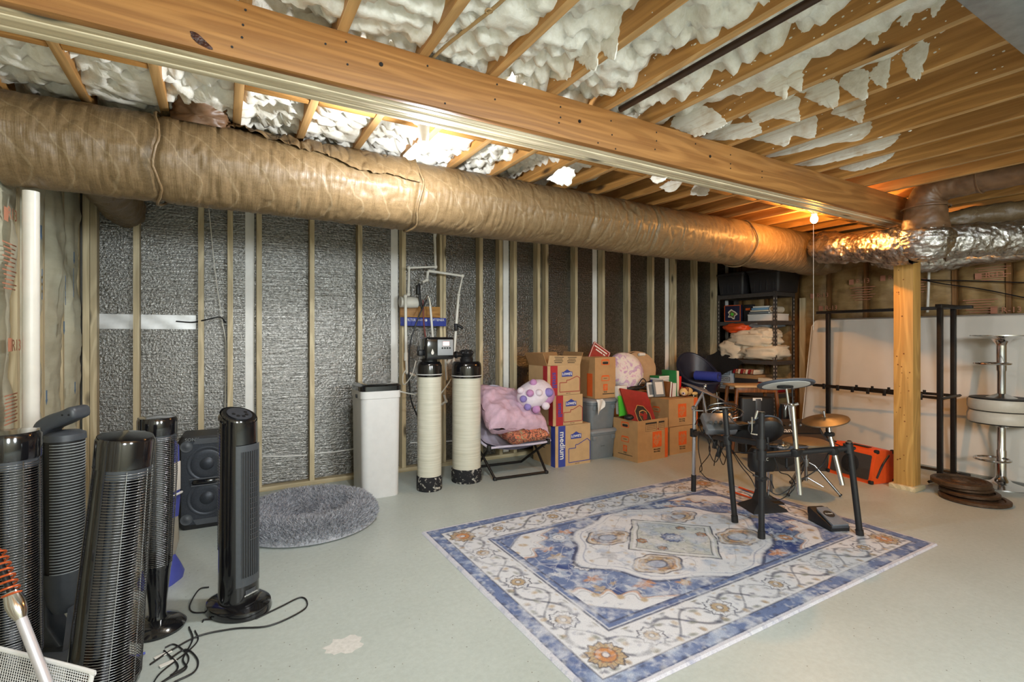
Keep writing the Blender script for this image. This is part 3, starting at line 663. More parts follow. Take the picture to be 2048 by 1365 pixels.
pipe([W(869, 468), W(871, 534), W(818, 536), W(817, 589), W(811, 593), W(812, 712)], .0135)
pipe([W(856, 543), W(854, 560), W(845, 565)], .013); pipe([W(856, 542), W(925, 552), W(917, 590), W(907, 725)], .0135)
pipe([W(860, 605), W(866, 680)], .011); pipe([W(812, 700), W(814, 745), W(830, 752)], .014)
B().cyl(W(905, 712), W(895, 728), .016).cyl(W(812, 706), W(812, 722), .019).cyl(W(871, 462), W(869, 474), .017).obj('coupling', m_pvc, pl, w=True)
q = W(912, 655, 4.43); B().box(q, (.03, .04, .07), None, .008).cyl(q+V((.01, -.02, .02)), q+V((.05, -.05, -.01)), .014).obj('shutoff_valve', m_mblack, pl, w=True)
B().lathe([(0, -.09), (.05, -.085), (.055, 0), (.05, .08), (0, .085)], o=W(818, 605, 4.52), mt=Ry(PI/2).to_4x4()).obj('cartridge_housing', m_pvc, pl, w=True)
q = W(838, 585, 4.5); B().curve([W(838, 568), W(840, 600), W(845, 620)], .012).box(W(836, 580), (.03, .05, .09), None, .008).obj('black_fitting', m_mblack, pl, w=True)
B().curve([W(853, 600, 4.42), W(835, 640, 4.4), W(820, 690, 4.4), W(818, 750, 4.4), W(822, 800, 4.42), W(838, 840, 4.42)], .007).obj('black_hose', m_mblack, pl, w=True)
B().curve([W(846, 600, 4.44), W(848, 650, 4.44), W(852, 680, 4.44)], .007).obj('red_hose', plain('red_hose', (110, 40, 34), .5, 0, .1, 20), pl, w=True)
B().curve([W(832, 722, 4.3), W(824, 750, 4.3), W(808, 770, 4.35), W(806, 752, 4.4), W(812, 740, 4.4)], .0045).curve([W(798, 783, 4.3), W(820, 788, 4.3), W(835, 790, 4.3)], .006).curve([W(880, 790, 4.3), W(895, 770, 4.3), W(902, 758, 4.3)], .006).obj('white_tubing', m_pvc, pl, w=True)
B().curve([W(850, 600, 4.44), W(856, 592, 4.44), W(862, 612, 4.44)], .008).obj('chrome_tap', m_chrome, pl, w=True)
pipe([W(877, 680, 4.47), W(890, 700, 4.47), W(893, 760, 4.47)], .012); pipe([W(882, 810, 4.5), W(892, 803, 4.5), W(888, 790, 4.5)], .013)
sb = thing('sign_board', 'narrow blue sign board behind the water pipes', 'sign', W(846, 644, 4.54))
a, b = W(801, 636, 4.54), W(892, 652, 4.54)
B().bx(a.x, b.x, 4.535, 4.55, b.z-.005, a.z+.005, .002).obj('board', m_blue, sb, w=True)
for tx, u in (('FILTER', 822), ('SOFTENER', 874)): text(tx, .032, fm(W(u, 640.5, 4.5345), (1, 0, 0), (0, 0, 1)), m_winkk, sb, w=True)
text('WATER', .022, fm(W(843, 641, 4.5345), (1, 0, 0), (0, 0, 1)), m_winkk, sb, w=True)
B().cyl(W(852, 641, 4.535), W(852, 641, 4.533), .012).obj('logo_disc', m_winkk, sb, w=True)
a, b = W(800, 612, 4.56), W(880, 636, 4.56)
tag(B().bx(a.x, b.x, 4.552, 4.583, b.z, a.z, .003).obj('backing_board', m_block), 'orange brown board fixed across studs above the blue sign', 'board')
tag(B().bx(1.70, 1.74, 4.55, 4.583, .75, 1.08, .003).obj('backing_board', m_brown), 'short brown board behind and between the two resin tanks', 'board')
# ------------------------------------------------------------------ fluffy pet bed
t = thing('pet_bed', 'round fluffy grey pet bed on the floor by the white tank', 'pet bed', (.525, 3.70, 0), .1)
def bedz(r):   # r 0..1
    return .05+.085*math.exp(-((r-.72)/.2)**2) if r < .72 else .02+.115*math.sqrt(max(0, 1-((r-.72)/.28)**2))
BR = .455
B().lathe([(0, 0), (BR*.95, 0)]+[(BR*r, bedz(r)-.01) for r in [1-.04*i for i in range(25)]]+[(0, .04)], n=48).obj('cushion', m_fur, t)
vs, fs = [], []; rr = random.Random(5)
for i in range(30000):
    r = math.sqrt(rr.random()); a = 2*PI*rr.random(); bump_ = .014*NZ.noise(V((r*math.cos(a)*5, r*math.sin(a)*5, 2)))
    if rr.random() < .3: r = .82+.18*rr.random()
    p = V((BR*r*math.cos(a), BR*r*math.sin(a), bedz(r)-.012+bump_)); dr = (r-.72)*2.2
    n = V((math.cos(a)*dr+rr.uniform(-.8, .8), math.sin(a)*dr+rr.uniform(-.8, .8), .75)).normalized(); l_ = rr.uniform(.018, .042)
    sd_ = V((rr.uniform(-1, 1), rr.uniform(-1, 1), rr.uniform(-.4, .4))).normalized()*.0028; k = len(vs)
    q = p+n*l_; q.z = max(.004, q.z)
    vs += [p-sd_, p+sd_, p+n*l_*.5+sd_*.8+V((0, 0, .004)), q]; fs += [(k, k+1, k+2), (k, k+2, k+3)]
me = bpy.data.meshes.new('fur'); me.from_pydata([tuple(max(v_) if 0 else v_) for v_ in vs], [], fs); mobj('fur', me, m_fur, t, None, 'stuff')
# ------------------------------------------------------------------ party speaker
t = thing('party_speaker', 'black two woofer party speaker leaning near the left studs', 'speaker', (-.082, 3.92, 0), -.04)
loft(B(), [(rrect(.29, .26, .03, cy=.14), 0), (rrect(.335, .29, .03, cy=.15), .03), (rrect(.335, .29, .03, cy=.15), .58), (rrect(.30, .26, .03, cy=.15), .615)]).obj('cabinet', m_mblack, t)
m_met = plain('perforated_grille', (52, 56, 64), .4, .4, .3, 220)
B().prism(rrect(.29, .55, .045), .014, fm((0, .012, .31), (1, 0, 0), (0, 0, 1))).obj('grille', m_met, t)
for z in (.20, .43):
    wo = B().lathe([(.112, 0), (.116, .004), (.106, .006), (.096, .001), (.086, .005), (.05, .0), (0, -.002)], o=(0, 0, z), mt=Rx(PI/2).to_4x4()).obj('woofer', m_met, t, loc=(0, -.0, z))
    B().lathe([(.045, 0), (.034, .008), (0, .012)], mt=Rx(PI/2).to_4x4()).obj('dust_cap', m_met, wo)
for x in (-.115, .115):
    for z in (.075, .555):
        B().lathe([(.034, .0), (.036, .008), (.026, .006), (.012, .012), (0, .014)], o=(x, -.001, z), mt=Rx(PI/2).to_4x4(), n=20).obj('tweeter', m_char, t)
text('SONY', .03, fm((-.085, -.0035, .597), (1, 0, 0), (0, 0, 1)), m_greyp, t)
B().bx(-.085, .085, -.012, .0, .298, .328, .012).obj('port_slot', m_black, t); B().tube([(-.09, -.008, .29), (.09, -.008, .29), (.10, -.008, .335), (-.10, -.008, .335)], .006, 6, True).obj('slot_trim', m_char, t)
for z, s_ in ((.585, 1), (.05, -1)): B().prism([(-.08, -.018*s_), (.08, -.018*s_), (.06, .018*s_), (-.06, .018*s_)], .02, fm((0, .01, z), (1, 0, 0), (0, 0, 1))).obj('handle_recess', m_char, t)
# ------------------------------------------------------------------ tower fans and heaters
t = thing('tower_fan', 'slim black tower fan standing alone in front of the pet bed', 'fan', (.072, 2.69, 0), math.radians(-55))
B().lathe([(0, 0), (.98, 0), (1, .012), (.96, .035), (.80, .048), (.45, .058), (0, .06)], sx=.165, sy=.125, n=48).obj('base', m_black, t)
def fb(u, v):   # u around, v up; x forward
    a = 2*PI*u; r = .088-.008*v; z = .05+v*(.86+.0); z += v*.02*0
    top = .035*max(0, v-.94)/.06
    return V((r*math.cos(a)*.95, r*math.sin(a), z-top*math.cos(a)))
B().grid(fb, 56, 40, wu=True).obj('body', m_black, t)
B().lathe([(0, .012), (.072, .012), (.080, 0), (.084, -.02)], n=48, mt=(M.Translation((0, 0, .905)) @ Ry(.42).to_4x4())).obj('top_cap', m_black, t)
cp = B().lathe([(0, .016), (.055, .014), (.055, .011)], n=32, mt=(M.Translation((0, 0, .907)) @ Ry(.42).to_4x4())).obj('control_panel', plain('panel_gunmetal', (60, 62, 68), .3, .2, .05, 20), t)
for i in range(5):
    a = -.8+.4*i; B().lathe([(.008, 0), (.008, .003), (0, .003)], n=12, mt=M.Translation((0, 0, .907)) @ Ry(.42).to_4x4() @ M.Translation((.03*math.cos(a*2), .03*math.sin(a*2), .014))).obj('button', m_dwire, cp)
def arcpatch(r, a0, a1, z0, z1, n=16): return lambda u, v: V((r*math.cos(a0+(a1-a0)*u)*.95, r*math.sin(a0+(a1-a0)*u), z0+(z1-z0)*v))
B().grid(arcpatch(.0895, -.75, .75, .13, .78), 16, 4).obj('outlet_frame', m_char, t); B().grid(arcpatch(.0905, -.5, .5, .17, .75), 16, 4).obj('outlet_recess', m_mblack, t)
for i in range(9):
    a = -.48+.12*i; r = .091; z1 = .75
    B().tube([(r*math.cos(a)*.95, r*math.sin(a), .17), (r*math.cos(a)*.95, r*math.sin(a), z1)], .0022, 5).obj('vertical_slat', m_char, t)
for i in range(14):
    z = .34+.024*i; B().tube([(.0935*math.cos(a)*.95, .0935*math.sin(a), z) for a in [-.1+.1*j for j in range(6)]], .0016, 5).obj('cross_slat', m_wire, t)
B().grid(arcpatch(.0895, -.3, .3, .085, .11), 8, 3).obj('trim_band', m_char, t)
text('amazonbasics', .0125, fm((.0850, .0, .088), (0, 1, 0), (0, 0, 1)), m_winkk, t)
for i in range(44):
    B().tube([(-.0875*math.cos(a)*.95, -.0875*math.sin(a), .3+.013*i) for a in [.6+.1*j for j in range(7)]], .0014, 4).obj('rear_slat', m_dwire, t)
def arc(r, a0, a1, z, n=16, cx=0): return [(cx+r*math.cos(a0+(a1-a0)*i/n), r*math.sin(a0+(a1-a0)*i/n), z) for i in range(n+1)]
def heater(label, loc, rz, h, r, z0, tilt=None, base=True, neck=False, taper=.0, nr=78):
    """tower heater: gloss back shell, reflector, rod, wire cage of rings"""
    t = thing('tower_heater', label, 'heater', loc, rz, None)
    if tilt is not None: t.rotation_euler = tilt
    R_ = lambda v: r*(1-taper*v) if not neck else r*(.72+.28*min(1, v*1.6))
    zz = lambda v: z0+v*(h-z0)
    B().grid(lambda u, v: V((R_(v)*math.cos(PI*.5+PI*u)*1.02, R_(v)*math.sin(PI*.5+PI*u)*1.02, zz(v))), 22, 16).obj('back_shell', m_black, t)
    B().grid(lambda u, v: V((-.35*R_(v)+.0-R_(v)*.45*math.sin(PI*u), R_(v)*.9*math.cos(PI*u), zz(.04+.86*v))), 16, 10).obj('reflector', plain('dull_reflector', (92, 92, 94), .28, .9, .2, 12) if 'dull_reflector' not in MATS else MATS['dull_reflector'], t)
    B().cyl((-.3*r, 0, zz(.1)), (-.3*r, 0, zz(.85)), r*.1, None, 10).obj('heating_rod', m_char, t)
    for sgn in (-1, 1): B().tube([(0, sgn*R_(v)*1.02, zz(v)) for v in (0, .25, .5, .75, 1)], .007, 8).obj('edge_rail', m_black, t)
    cg = B()
    for i in range(nr):
        v = .03+.84*i/(nr-1); cg.tube([V((R_(v)*1.02*math.cos(a)*1.05, R_(v)*1.02*math.sin(a), zz(v))) for a in [-PI/2+PI*j/14 for j in range(15)]], .0016, 4, cap=False)
    cg.obj('wire_rings', m_wire, t, ang=None, kind='stuff')
    for a in (-.8, 0, .8): B().tube([(R_(v)*1.0*math.cos(a)*1.05, R_(v)*1.0*math.sin(a), zz(v)) for v in (.02, .2, .4, .6, .8, .88)], .002, 5).obj('wire_upright', m_wire, t)
    B().lathe([(R_(.9)*1.05, zz(.885)), (R_(1)*1.07, zz(.89)), (R_(1)*1.07, h-.012), (R_(1)*1.0, h), (R_(1)*.2, h+.004), (0, h+.004)], n=36).obj('top_cap', m_black, t)
    B().lathe([(0, zz(.845)), (R_(.85)*.98, zz(.85)), (R_(.9)*.98, zz(.885)), (0, zz(.886))], n=30).obj('collar', m_char, t)
    B().lathe([(R_(0)*.7, z0-.06), (R_(0)*1.03, z0), (R_(0)*1.03, z0+.03), (0, z0+.03)], n=30).obj('lower_cap', m_black, t)
    if neck: B().lathe([(r*.55, .045), (r*.45, .07), (r*.5, .12), (r*.72, z0), (0, z0)], n=28).obj('neck', m_black, t)
    else: B().cyl((0, 0, .05), (0, 0, z0-.05), r*.4, None, 16).obj('neck', m_black, t)
    if base: B().lathe([(0, 0), (r*1.5, 0), (r*1.55, .012), (r*1.25, .035), (r*.6, .05), (0, .052)], n=40).obj('base', m_black, t)
    return t
q = V((-.63, 2.36, 0)); heater('far left black tower heater with dark wire cage at the frame edge', q, -.9, .955, .082, .16, taper=.05)
pa, pb = P(206, 1365, d=1.76), P(252, 872, d=1.74)
t = heater('leaning black tower heater with silver wire rings in front of the others', V((0, 0, 0)), 0, 1.0, .104, .12, taper=.24, base=False)
ax = (pb-pa).normalized(); xx = (V((.86, -.51, 0))-ax*V((.86, -.51, 0)).dot(ax)).normalized(); yy = ax.cross(xx)
rm = M((xx, yy, ax)).transposed(); t.rotation_euler = rm.to_euler(); t.location = pb-ax*1.0
B().lathe([(0, -.035), (.15, -.035), (.155, -.02), (.12, .0), (.06, .02), (0, .022)], o=(0, 0, .04), n=40).obj('base', m_black, t)
q = FL(315, 1258); heater('black tower heater on a wide oval foot behind the leaning one', V((q.x, q.y, 0)), -.8, .93, .07, .27, neck=True, nr=70)
t = thing('tower_fan', 'tall charcoal ribbed fan with a curved carry handle on top', 'fan', (-.555, 2.70, 0), -.42)
pf = [(-.075, .02), (-.10, .06), (-.102, .45), (-.105, .82)]+[(p.x, p.z) for p in smooth([(-.105, 0, .86), (-.085, 0, .93), (-.045, 0, .962), (.01, 0, .982), (.045, 0, .998), (.066, 0, .988), (.068, 0, .955), (.045, 0, .94), (.01, 0, .922), (-.035, 0, .90), (-.052, 0, .865)], 4)]+[(-.052, .82), (-.045, .45), (-.03, .12), (.03, .02)]
b_ = B().prism(pf, .10, fm((0, .05, 0), (1, 0, 0), (0, 0, 1)))
b_.b.normal_update(); es = [e for e in b_.b.edges if len(e.link_faces) == 2 and e.calc_face_angle() > 1.2]
bmesh.ops.bevel(b_.b, geom=es, offset=.016, segments=3, affect='EDGES', profile=.5, clamp_overlap=True)
b_.obj('back_housing', m_char, t, ang=50)
for i in range(2): B().cyl((.026+.024*i, -.049, .967), (.026+.024*i, -.0515, .967), .004, None, 8).obj('screw', m_mblack, t)
B().lathe([(0, .90), (.05, .895), (.068, .885), (.07, .86), (0, .86)], n=30).obj('upper_dome', m_char, t)
B().lathe([(0, .30), (.062, .30), (.064, .86), (0, .86)], n=30).obj('inner_drum', m_mblack, t)
m_slat = plain('pale_fan_slat', (150, 156, 160), .4, 0, .05, 20)
for i in range(46): B().tube(arc(.064, -1.75, 1.75, .33+.0115*i, 14), .0026, 4).obj('slat', m_slat, t, ang=None)
B().lathe([(.069, .33), (.067, .26), (.058, .20), (.04, .16), (0, .15)], n=30).obj('lower_bowl', m_char, t)
B().grid(lambda u, v: V((.03+.035*(1-v)*math.sin(PI*u)+.02, (.085-.03*v)*(2*u-1), .02+.17*v)), 12, 8).obj('foot_apron', m_char, t)
loft(B(), [(rrect(.24, .23, .09), 0), (rrect(.25, .24, .09), .015), (rrect(.19, .18, .07), .035)]).obj('base', m_char, t)
flat(rect(.035, .05), fm((.072, -.02, .12), (0, 1, 0), (-.2, 0, 1)), m_paper, t, 'rating_label')
# blue upright floor cleaner
q = FL(326, 1190); t = thing('floor_cleaner', 'blue upright floor cleaner with clear tank behind the black heaters', 'floor cleaner', (q.x-.02, q.y+.16, 0), -.5)
m_clear = plain('clear_tank', (206, 200, 186), .15, 0, .05, 10); m_clear.node_tree.nodes['Principled BSDF'].inputs['Transmission Weight'].default_value = .55
loft(B(), [(rrect(.16, .19, .06), 0), (rrect(.17, .20, .06), .03), (rrect(.14, .16, .05), .08), (rrect(.10, .12, .04), .13)]).obj('foot', m_bluepl, t)
loft(B(), [(rrect(.09, .12, .03), .12), (rrect(.125, .16, .045), .2), (rrect(.12, .15, .045), .34)]).obj('clean_tank', m_clear, t)
loft(B(), [(rrect(.12, .15, .04), .33), (rrect(.13, .16, .04), .42), (rrect(.125, .15, .04), .70), (rrect(.09, .12, .03), .735)]).obj('body', m_bluepl, t)
B().bx(.062, .068, -.05, .05, .47, .62, .002).obj('front_label', m_paper, t); B().curve([(.06, .05, .45), (.085, .03, .46), (.085, -.03, .46), (.06, -.05, .45)], .006).obj('bail_handle', m_white, t)
tag(B().curve([FL(372, 962, .5), FL(385, 950, .5)], .003).obj('tag_string', m_white) if 0 else t)
# chrome tube with orange coil, mesh tray
t = thing('weed_torch', 'steel torch tube with an orange coiled spring in the lower left corner', 'torch', P(30, 1210, d=1.42))
a, b, c = P(8, 1145, d=1.42), P(30, 1205, d=1.42), P(100, 1385, d=1.38)
B().tube([b+(c-b)*.06, c], .013, 16).obj('tube', plain('brushed_tube', (206, 204, 210), .42, .5, .05, 30), t, w=True); ax = (c-b).normalized()
B().tube([b-ax*.03, b+ax*.005, b+ax*.03, b+ax*.05], [.018, .024, .021, .014], 18).obj('collar', m_chrome, t, w=True)
sx_ = ax.cross(V((0, 1, 0))).normalized(); sy_ = ax.cross(sx_)
B().tube([b-ax*(.02+.0016*i)+sx_*.02*math.cos(i*.55)+sy_*.02*math.sin(i*.55) for i in range(90)], .0032, 6).obj('coil_spring', plain('orange_steel', (196, 90, 44), .35, .4, .1, 20), t, w=True)
B().tube([b-ax*.02, b-ax*.2], .009, 10).obj('inner_rod', m_dwire, t, w=True)
t = thing('mesh_panel', 'corner of a white framed perforated mesh panel at the bottom left', 'panel', P(130, 1370, d=1.42))
o, ux, uy = P(185, 1345, d=1.42), V((RX, RY, -.25)).normalized(), V((-.15, -.25, -1)).normalized()
o2 = lambda x, y: o-ux*x+uy*y
B().tube(smooth([o2(.34, -.0), o2(.02, 0), o2(.004, .006), o2(0, .022), o2(.01, .2)], 4), .0065, 8).obj('frame', m_white, t, w=True)
mp = B()
for i in range(42): mp.tube([o2(.008+.0065*i, .004), o2(.004+.0065*i, .16)], .0012, 4)
for i in range(24): mp.tube([o2(.30, .004+.0065*i), o2(.006, .004+.0065*i)], .0012, 4)
mp.obj('mesh', m_white, t, w=True, ang=None, kind='stuff')
# floor cables of the fans
def cable(pts, label, r=.0035, m=m_mblack, plug=None):
    b_ = B().curve([FL(u, v, r+.001) for u, v in pts], r, 6); o = b_.obj('power_cable', m); tag(o, label, 'cable'); return o
cable([(418, 1175), (398, 1180), (380, 1210), (385, 1225), (412, 1226)], 'black cable looping out on the left of the lone tower fan')
cable([(512, 1238), (560, 1215), (600, 1196), (614, 1204), (605, 1222), (540, 1252), (470, 1258), (400, 1272), (345, 1300), (300, 1330)], 'black power cable sweeping round the front of the lone tower fan')
cable([(378, 1255), (385, 1280), (366, 1318), (372, 1338), (330, 1362), (290, 1390)], 'black cable curling round the oval heater foot towards the front')
cable([(340, 1318), (372, 1300), (395, 1320), (388, 1345), (345, 1368), (330, 1390)], 'outermost looping cable on the floor below the oval heater foot')
cable([(328, 1302), (355, 1330), (345, 1350), (310, 1375)], 'innermost cable on the floor below the oval heater foot')
cable([(95, 1325), (118, 1322), (140, 1318), (150, 1300)], 'cable on the floor behind the leaning heater', .004)
cable([(390, 1262), (396, 1280), (380, 1300), (352, 1322), (318, 1350), (300, 1380)], 'second cable from the right running forward below the oval heater foot', .003)
cable([(330, 1296), (350, 1290), (376, 1312), (370, 1334), (340, 1352)], 'small inner loop of cable beside the white paper tags', .003)
cable([(405, 1245), (410, 1240), (440, 1240)], 'tiny cable end under the front edge of the lone tower fan')
tg = B().bx(-.028, .028, -.010, .010, 0, .003).obj('cable_tag', m_paper); q = FL(336, 1328, .003); tg.location = q; tg.rotation_euler = (0, .0, .35); tag(tg, 'lower white paper tag on the cables by the heater foot', 'tag')
tg = B().bx(-.03, .03, -.009, .009, 0, .003).obj('cable_tag', m_paper); q = FL(326, 1311, .003); tg.location = q; tg.rotation_euler = (0, .0, .45); tag(tg, 'upper white paper tag on the cables by the heater foot', 'tag')
q = FL(258, 1318, .012); tag(B().box(q, (.03, .018, .018), Rz(.3), .005).cyl(q+V((.015, .004, 0)), q+V((.05, .015, -.002)), .005).obj('power_plug', m_bluepl), 'pale blue power plug lying beside the oval heater foot', 'plug')
# ------------------------------------------------------------------ folding chair with cushions
def pillow(b, w_, d_, th, mt, seed=0, wr=.012, n=26, pw=4):
    def f(sg):
        def g(u, v):
            s, q = 2*u-1, 2*v-1; e = max(0, 1-abs(s)**pw)*max(0, 1-abs(q)**pw)
            k = 1-.06*(1-abs(q)**2)*abs(s)**6; k2 = 1-.06*(1-abs(s)**2)*abs(q)**6
            p = V((s*w_/2*k, q*d_/2*k2, sg*th/2*e**.45)); p.z += wr*NZ.noise(V((s*2.2+seed, q*2.2, sg)))+wr*.5*NZ.noise(V((s*6, q*6, seed)))
            return mt @ p
        return g
    b.grid(f(1), n, n); b.grid(f(-1), n, n); bmesh.ops.remove_doubles(b.b, verts=b.b.verts[:], dist=.0015); return b
t = thing('folding_chair', 'small folding lounge chair in pale lilac fabric with black legs', 'chair', (2.36, 4.05, 0))
A = lambda u, v, z: FL(u, v, z)
f0, f1, k0, k1 = V((2.10, 3.91, .014)), V((2.62, 3.87, .014)), V((2.14, 4.36, .014)), V((2.62, 4.32, .014))
B().tube([f0, f1], .012, 10).obj('foot_bar', m_steelblk, t, w=True); B().tube([k0, k1], .012, 10).obj('foot_bar', m_steelblk, t, w=True)
h0, h1, g0, g1 = V((2.05, 4.22, .30)), V((2.66, 4.20, .30)), V((2.05, 3.93, .29)), V((2.66, 3.90, .29))
for a, b in ((f0, h0), (f1, h1), (k0, g0), (k1, g1)): B().tube([a, b], .012, 10).obj('leg', m_steelblk, t, w=True)
for p in (f0, f1): B().box(p, (.035, .035, .03), None, .008).obj('foot_cap', m_mblack, t, w=True)
for p in (g0, g1, h0, h1): B().box(p, (.03, .04, .05), None, .008).obj('hinge', m_mblack, t, w=True)
B().tube(smooth([g0, g1, V((2.68, 4.1, .34)), V((2.64, 4.40, .62)), V((2.38, 4.48, .78)), V((2.10, 4.42, .64)), V((2.03, 4.1, .36)), g0], 6)[:-1], .011, 8, True).obj('rim_tube', m_lilac, t, w=True)
def sling(u, v):
    s = 2*u-1; q = v
    y = 3.91+.5*q+.06*q*s*s; z = .27+.42*q**2.2+.06*s*s*(1-q)-.05*math.sin(PI*q)*(1-s*s); return V((2.355+.31*s*(1-.25*q*q), y, z))
B().grid(sling, 24, 22).obj('sling_seat', m_lilac, t, w=True); B().grid(lambda u, v: sling(u, v)+V((0, .012, -.02)), 24, 22).obj('sling_lining', m_lilac, t, w=True)
mt = M.Translation((2.43, 4.02, .385)) @ Rx(.18).to_4x4() @ Rz(.05).to_4x4()
o = pillow(B(), .44, .36, .13, mt, 3).obj('floral_cushion', m_floral, None, ang=None); tag(o, 'floral patterned cushion lying on the lilac chair seat', 'cushion')
def pinkp(u, v):
    s, q = 2*u-1, 2*v-1; return V((s, q, 0))
mt = M.Translation((2.36, 4.10, .575)) @ Rz(-.05).to_4x4() @ Rx(.62).to_4x4() @ Ry(.22).to_4x4()
o = pillow(B(), .67, .54, .25, mt, 8, .035, 40, 4).obj('pink_pillow', m_pink, None, ang=None); tag(o, 'big pink plush pillow slumped over the lilac chair', 'pillow')
t = thing('plush_toy', 'white and purple plush toy with round knobs on the pink pillow', 'plush toy', (2.575, 4.00, .735))
rt = Ry(-.35) @ Rx(.5)
B().ball((0, 0, 0), (.185, .14, .12), 30, 20, rt, .04, 3).obj('body', m_plushw, t, ang=None)
B().ball(rt @ V((.075, -.02, -.03)), (.12, .13, .10), 24, 16, rt).obj('face_patch', m_plushp, t, ang=None)
for i, (x, y, z, r, m) in enumerate(((-.17, -.05, .06, .034, m_plushv), (-.15, -.09, -.02, .034, m_plushv), (-.10, -.06, .10, .036, m_plushp), (-.02, -.09, .085, .036, m_plushw), (.08, -.11, .05, .045, m_plushv), (-.08, -.13, -.06, .04, m_plushp), (.0, .02, .125, .034, m_plushp), (.02, -.145, -.06, .04, m_plushw), (-.14, .03, .09, .034, m_plushw))):
    B().ball(rt @ V((x, y, z)), (r, r, r*.95), 14, 10).obj('knob', m, t, ang=None)
# ------------------------------------------------------------------ moving boxes
m_tape = plain('packing_tape', (196, 170, 120), .3, 0, .03, 20)
def carton(label, loc, w_, d_, h, rz=0, m=m_card, open_=False, flap=None, group=None):
    t = thing('moving_box', label, 'box', loc, rz, group); b = B(); th = .006
    b.bx(-w_/2, w_/2, -d_/2, -d_/2+th, .0, h).bx(-w_/2, w_/2, d_/2-th, d_/2, 0, h).bx(-w_/2, -w_/2+th, -d_/2+th, d_/2-th, 0, h).bx(w_/2-th, w_/2, -d_/2+th, d_/2-th, 0, h).bx(-w_/2+th, w_/2-th, -d_/2+th, d_/2-th, 0, th)
    b.obj('body', m, t)
    if not open_:
        for s in (-1, 1): B().bx(-w_/2+.001, w_/2-.001, min(0, s*d_/2)+(.001 if s < 0 else .002), max(0, s*d_/2)-(.002 if s < 0 else .001), h-th, h+.001).obj('flap', m, t)
        B().bx(-w_/2-.001, w_/2+.001, -.025, .025, h+.001, h+.002).obj('tape', m_tape, t)
    return t
def fr(x, z, d_): return fm((x, -d_/2-.0012, z), (1, 0, 0), (0, 0, 1))
def lf_(y, z, w_): return fm((-w_/2-.0012, y, z), (0, -1, 0), (0, 0, 1))
def outline(poly, mt, m, parent, wd=.006, name='printed_outline'):
    b = B()
    for (x, y), (x2, y2) in zip(poly, poly[1:]+poly[:1]):
        l_ = math.hypot(x2-x, y2-y); nx, ny = -(y2-y)/l_*wd/2, (x2-x)/l_*wd/2
        b.prism([(x+nx, y+ny), (x-nx, y-ny), (x2-nx, y2-ny), (x2+nx, y2+ny)], .0005, mt)
    return b.obj(name, m, parent)
def lows(t, w_, d_, h, word, m, mo, k=1):
    sw = .085; B().prism(rect(sw, h, 0, h/2), .0006, fm((-w_/2+.075, -d_/2-.0012, 0), (1, 0, 0), (0, 0, 1))).obj('colour_band', m, t)
    B().prism(rect(.07, h, 0, h/2), .0006, fm((-w_/2-.0012, -d_/2+.04, 0), (0, -1, 0), (0, 0, 1))).obj('side_band', m, t)
    text(word, .085*k, fm((-w_/2+.08, -d_/2-.0022, h*.52), (0, 0, -1), (1, 0, 0)), m_winkk if m is m_blue else m_blue, t, bold=.0015)
    mm = fr(.035, h*.74, d_); flat([(-.065, -.035), (.065, -.035), (.065, .012), (.045, .012), (0, .036), (-.045, .012), (-.065, .012)], mm, m_blue, t, 'house_logo')
    text("LOWE'S", .034, mm @ M.Translation((0, -.010, .0008)), m_winkk, t, bold=.001)
    outline([(-.055, .03), (w_/2-.005+0, .03), (w_/2-.005, h*.55), (w_/2-.04, h*.62), (.06, h*.5), (.03, h*.5), (.03, h*.42), (-.055, h*.42)], fr(0, 0, d_), mo, t, .007)
    text('tape / cinta', .012, fr(.05, .015, d_), m_ink, t)
t = carton('bottom medium moving box with a blue band under two smaller boxes', (3.025, 4.19, 0), .43, .40, .40, 0, m_card2); lows(t, .43, .40, .40, 'medium', m_blue, m_blue)
for i in range(9): flat(rect(.11-.02*(i % 3), .008), lf_(.02, .34-.022*i, .43), m_ink, t, 'printed_line')
t = carton('middle small moving box with a red band between two others', (2.97, 4.17, .404), .36, .34, .295, .0, m_card2); lows(t, .36, .34, .295, 'small', m_red, m_redp, .8)
t = carton('topmost small moving box with raised printed flap in the left stack', (2.915, 4.16, .703), .40, .33, .29, .02, m_card2, True); lows(t, .40, .33, .29, 'small', m_red, m_redp, .9)
fp = B().box((0, 0, .05), (.396, .006, .10)).obj('front_flap', m_card2, t, loc=(0, 0, 0)); fp.location = (0, -.162, .29); fp.rotation_euler = (.25, .03, 0)
for i in range(4):
    for j in range(2): flat(rect(.11-.02*(i % 2), .006), fm((-.08+.16*j, -.0042, .085-.018*i), (1, 0, 0), (0, 0, 1)), m_ink, fp, 'printed_line')
for x, a in ((.196, .35), (-.196, -.4)):
    fp = B().box((0, 0, .07), (.006, .32, .14)).obj('side_flap', m_cards, t); fp.location = (x, 0, .285); fp.rotation_euler = (0, a, 0)
fp = B().box((0, 0, .07), (.39, .006, .14)).obj('rear_flap', m_cards, t); fp.location = (0, .162, .285); fp.rotation_euler = (-.5, 0, 0)
def hd(t, mm, s=1):
    flat(rect(.13*s, .15*s), mm, m_orange, t, 'orange_square')
    for i, (wd, y) in enumerate((('THE', .036), ('HOME', .006), ('DEPOT', -.027))):
        text(wd, (.032, .044, .038)[i]*s, mm @ M.Rotation(PI/4, 4, 'Z') @ M.Translation((0, y*s, .0008)), m_card, t, 'logo_lettering', sx=.86, bold=.0008*s)
    for i, wd in enumerate(('More saving.', 'More doing.')): text(wd, .019*s, mm @ M.Translation((.0, (-.095-.022*i)*s, 0)), m_ink, t, bold=.0004)
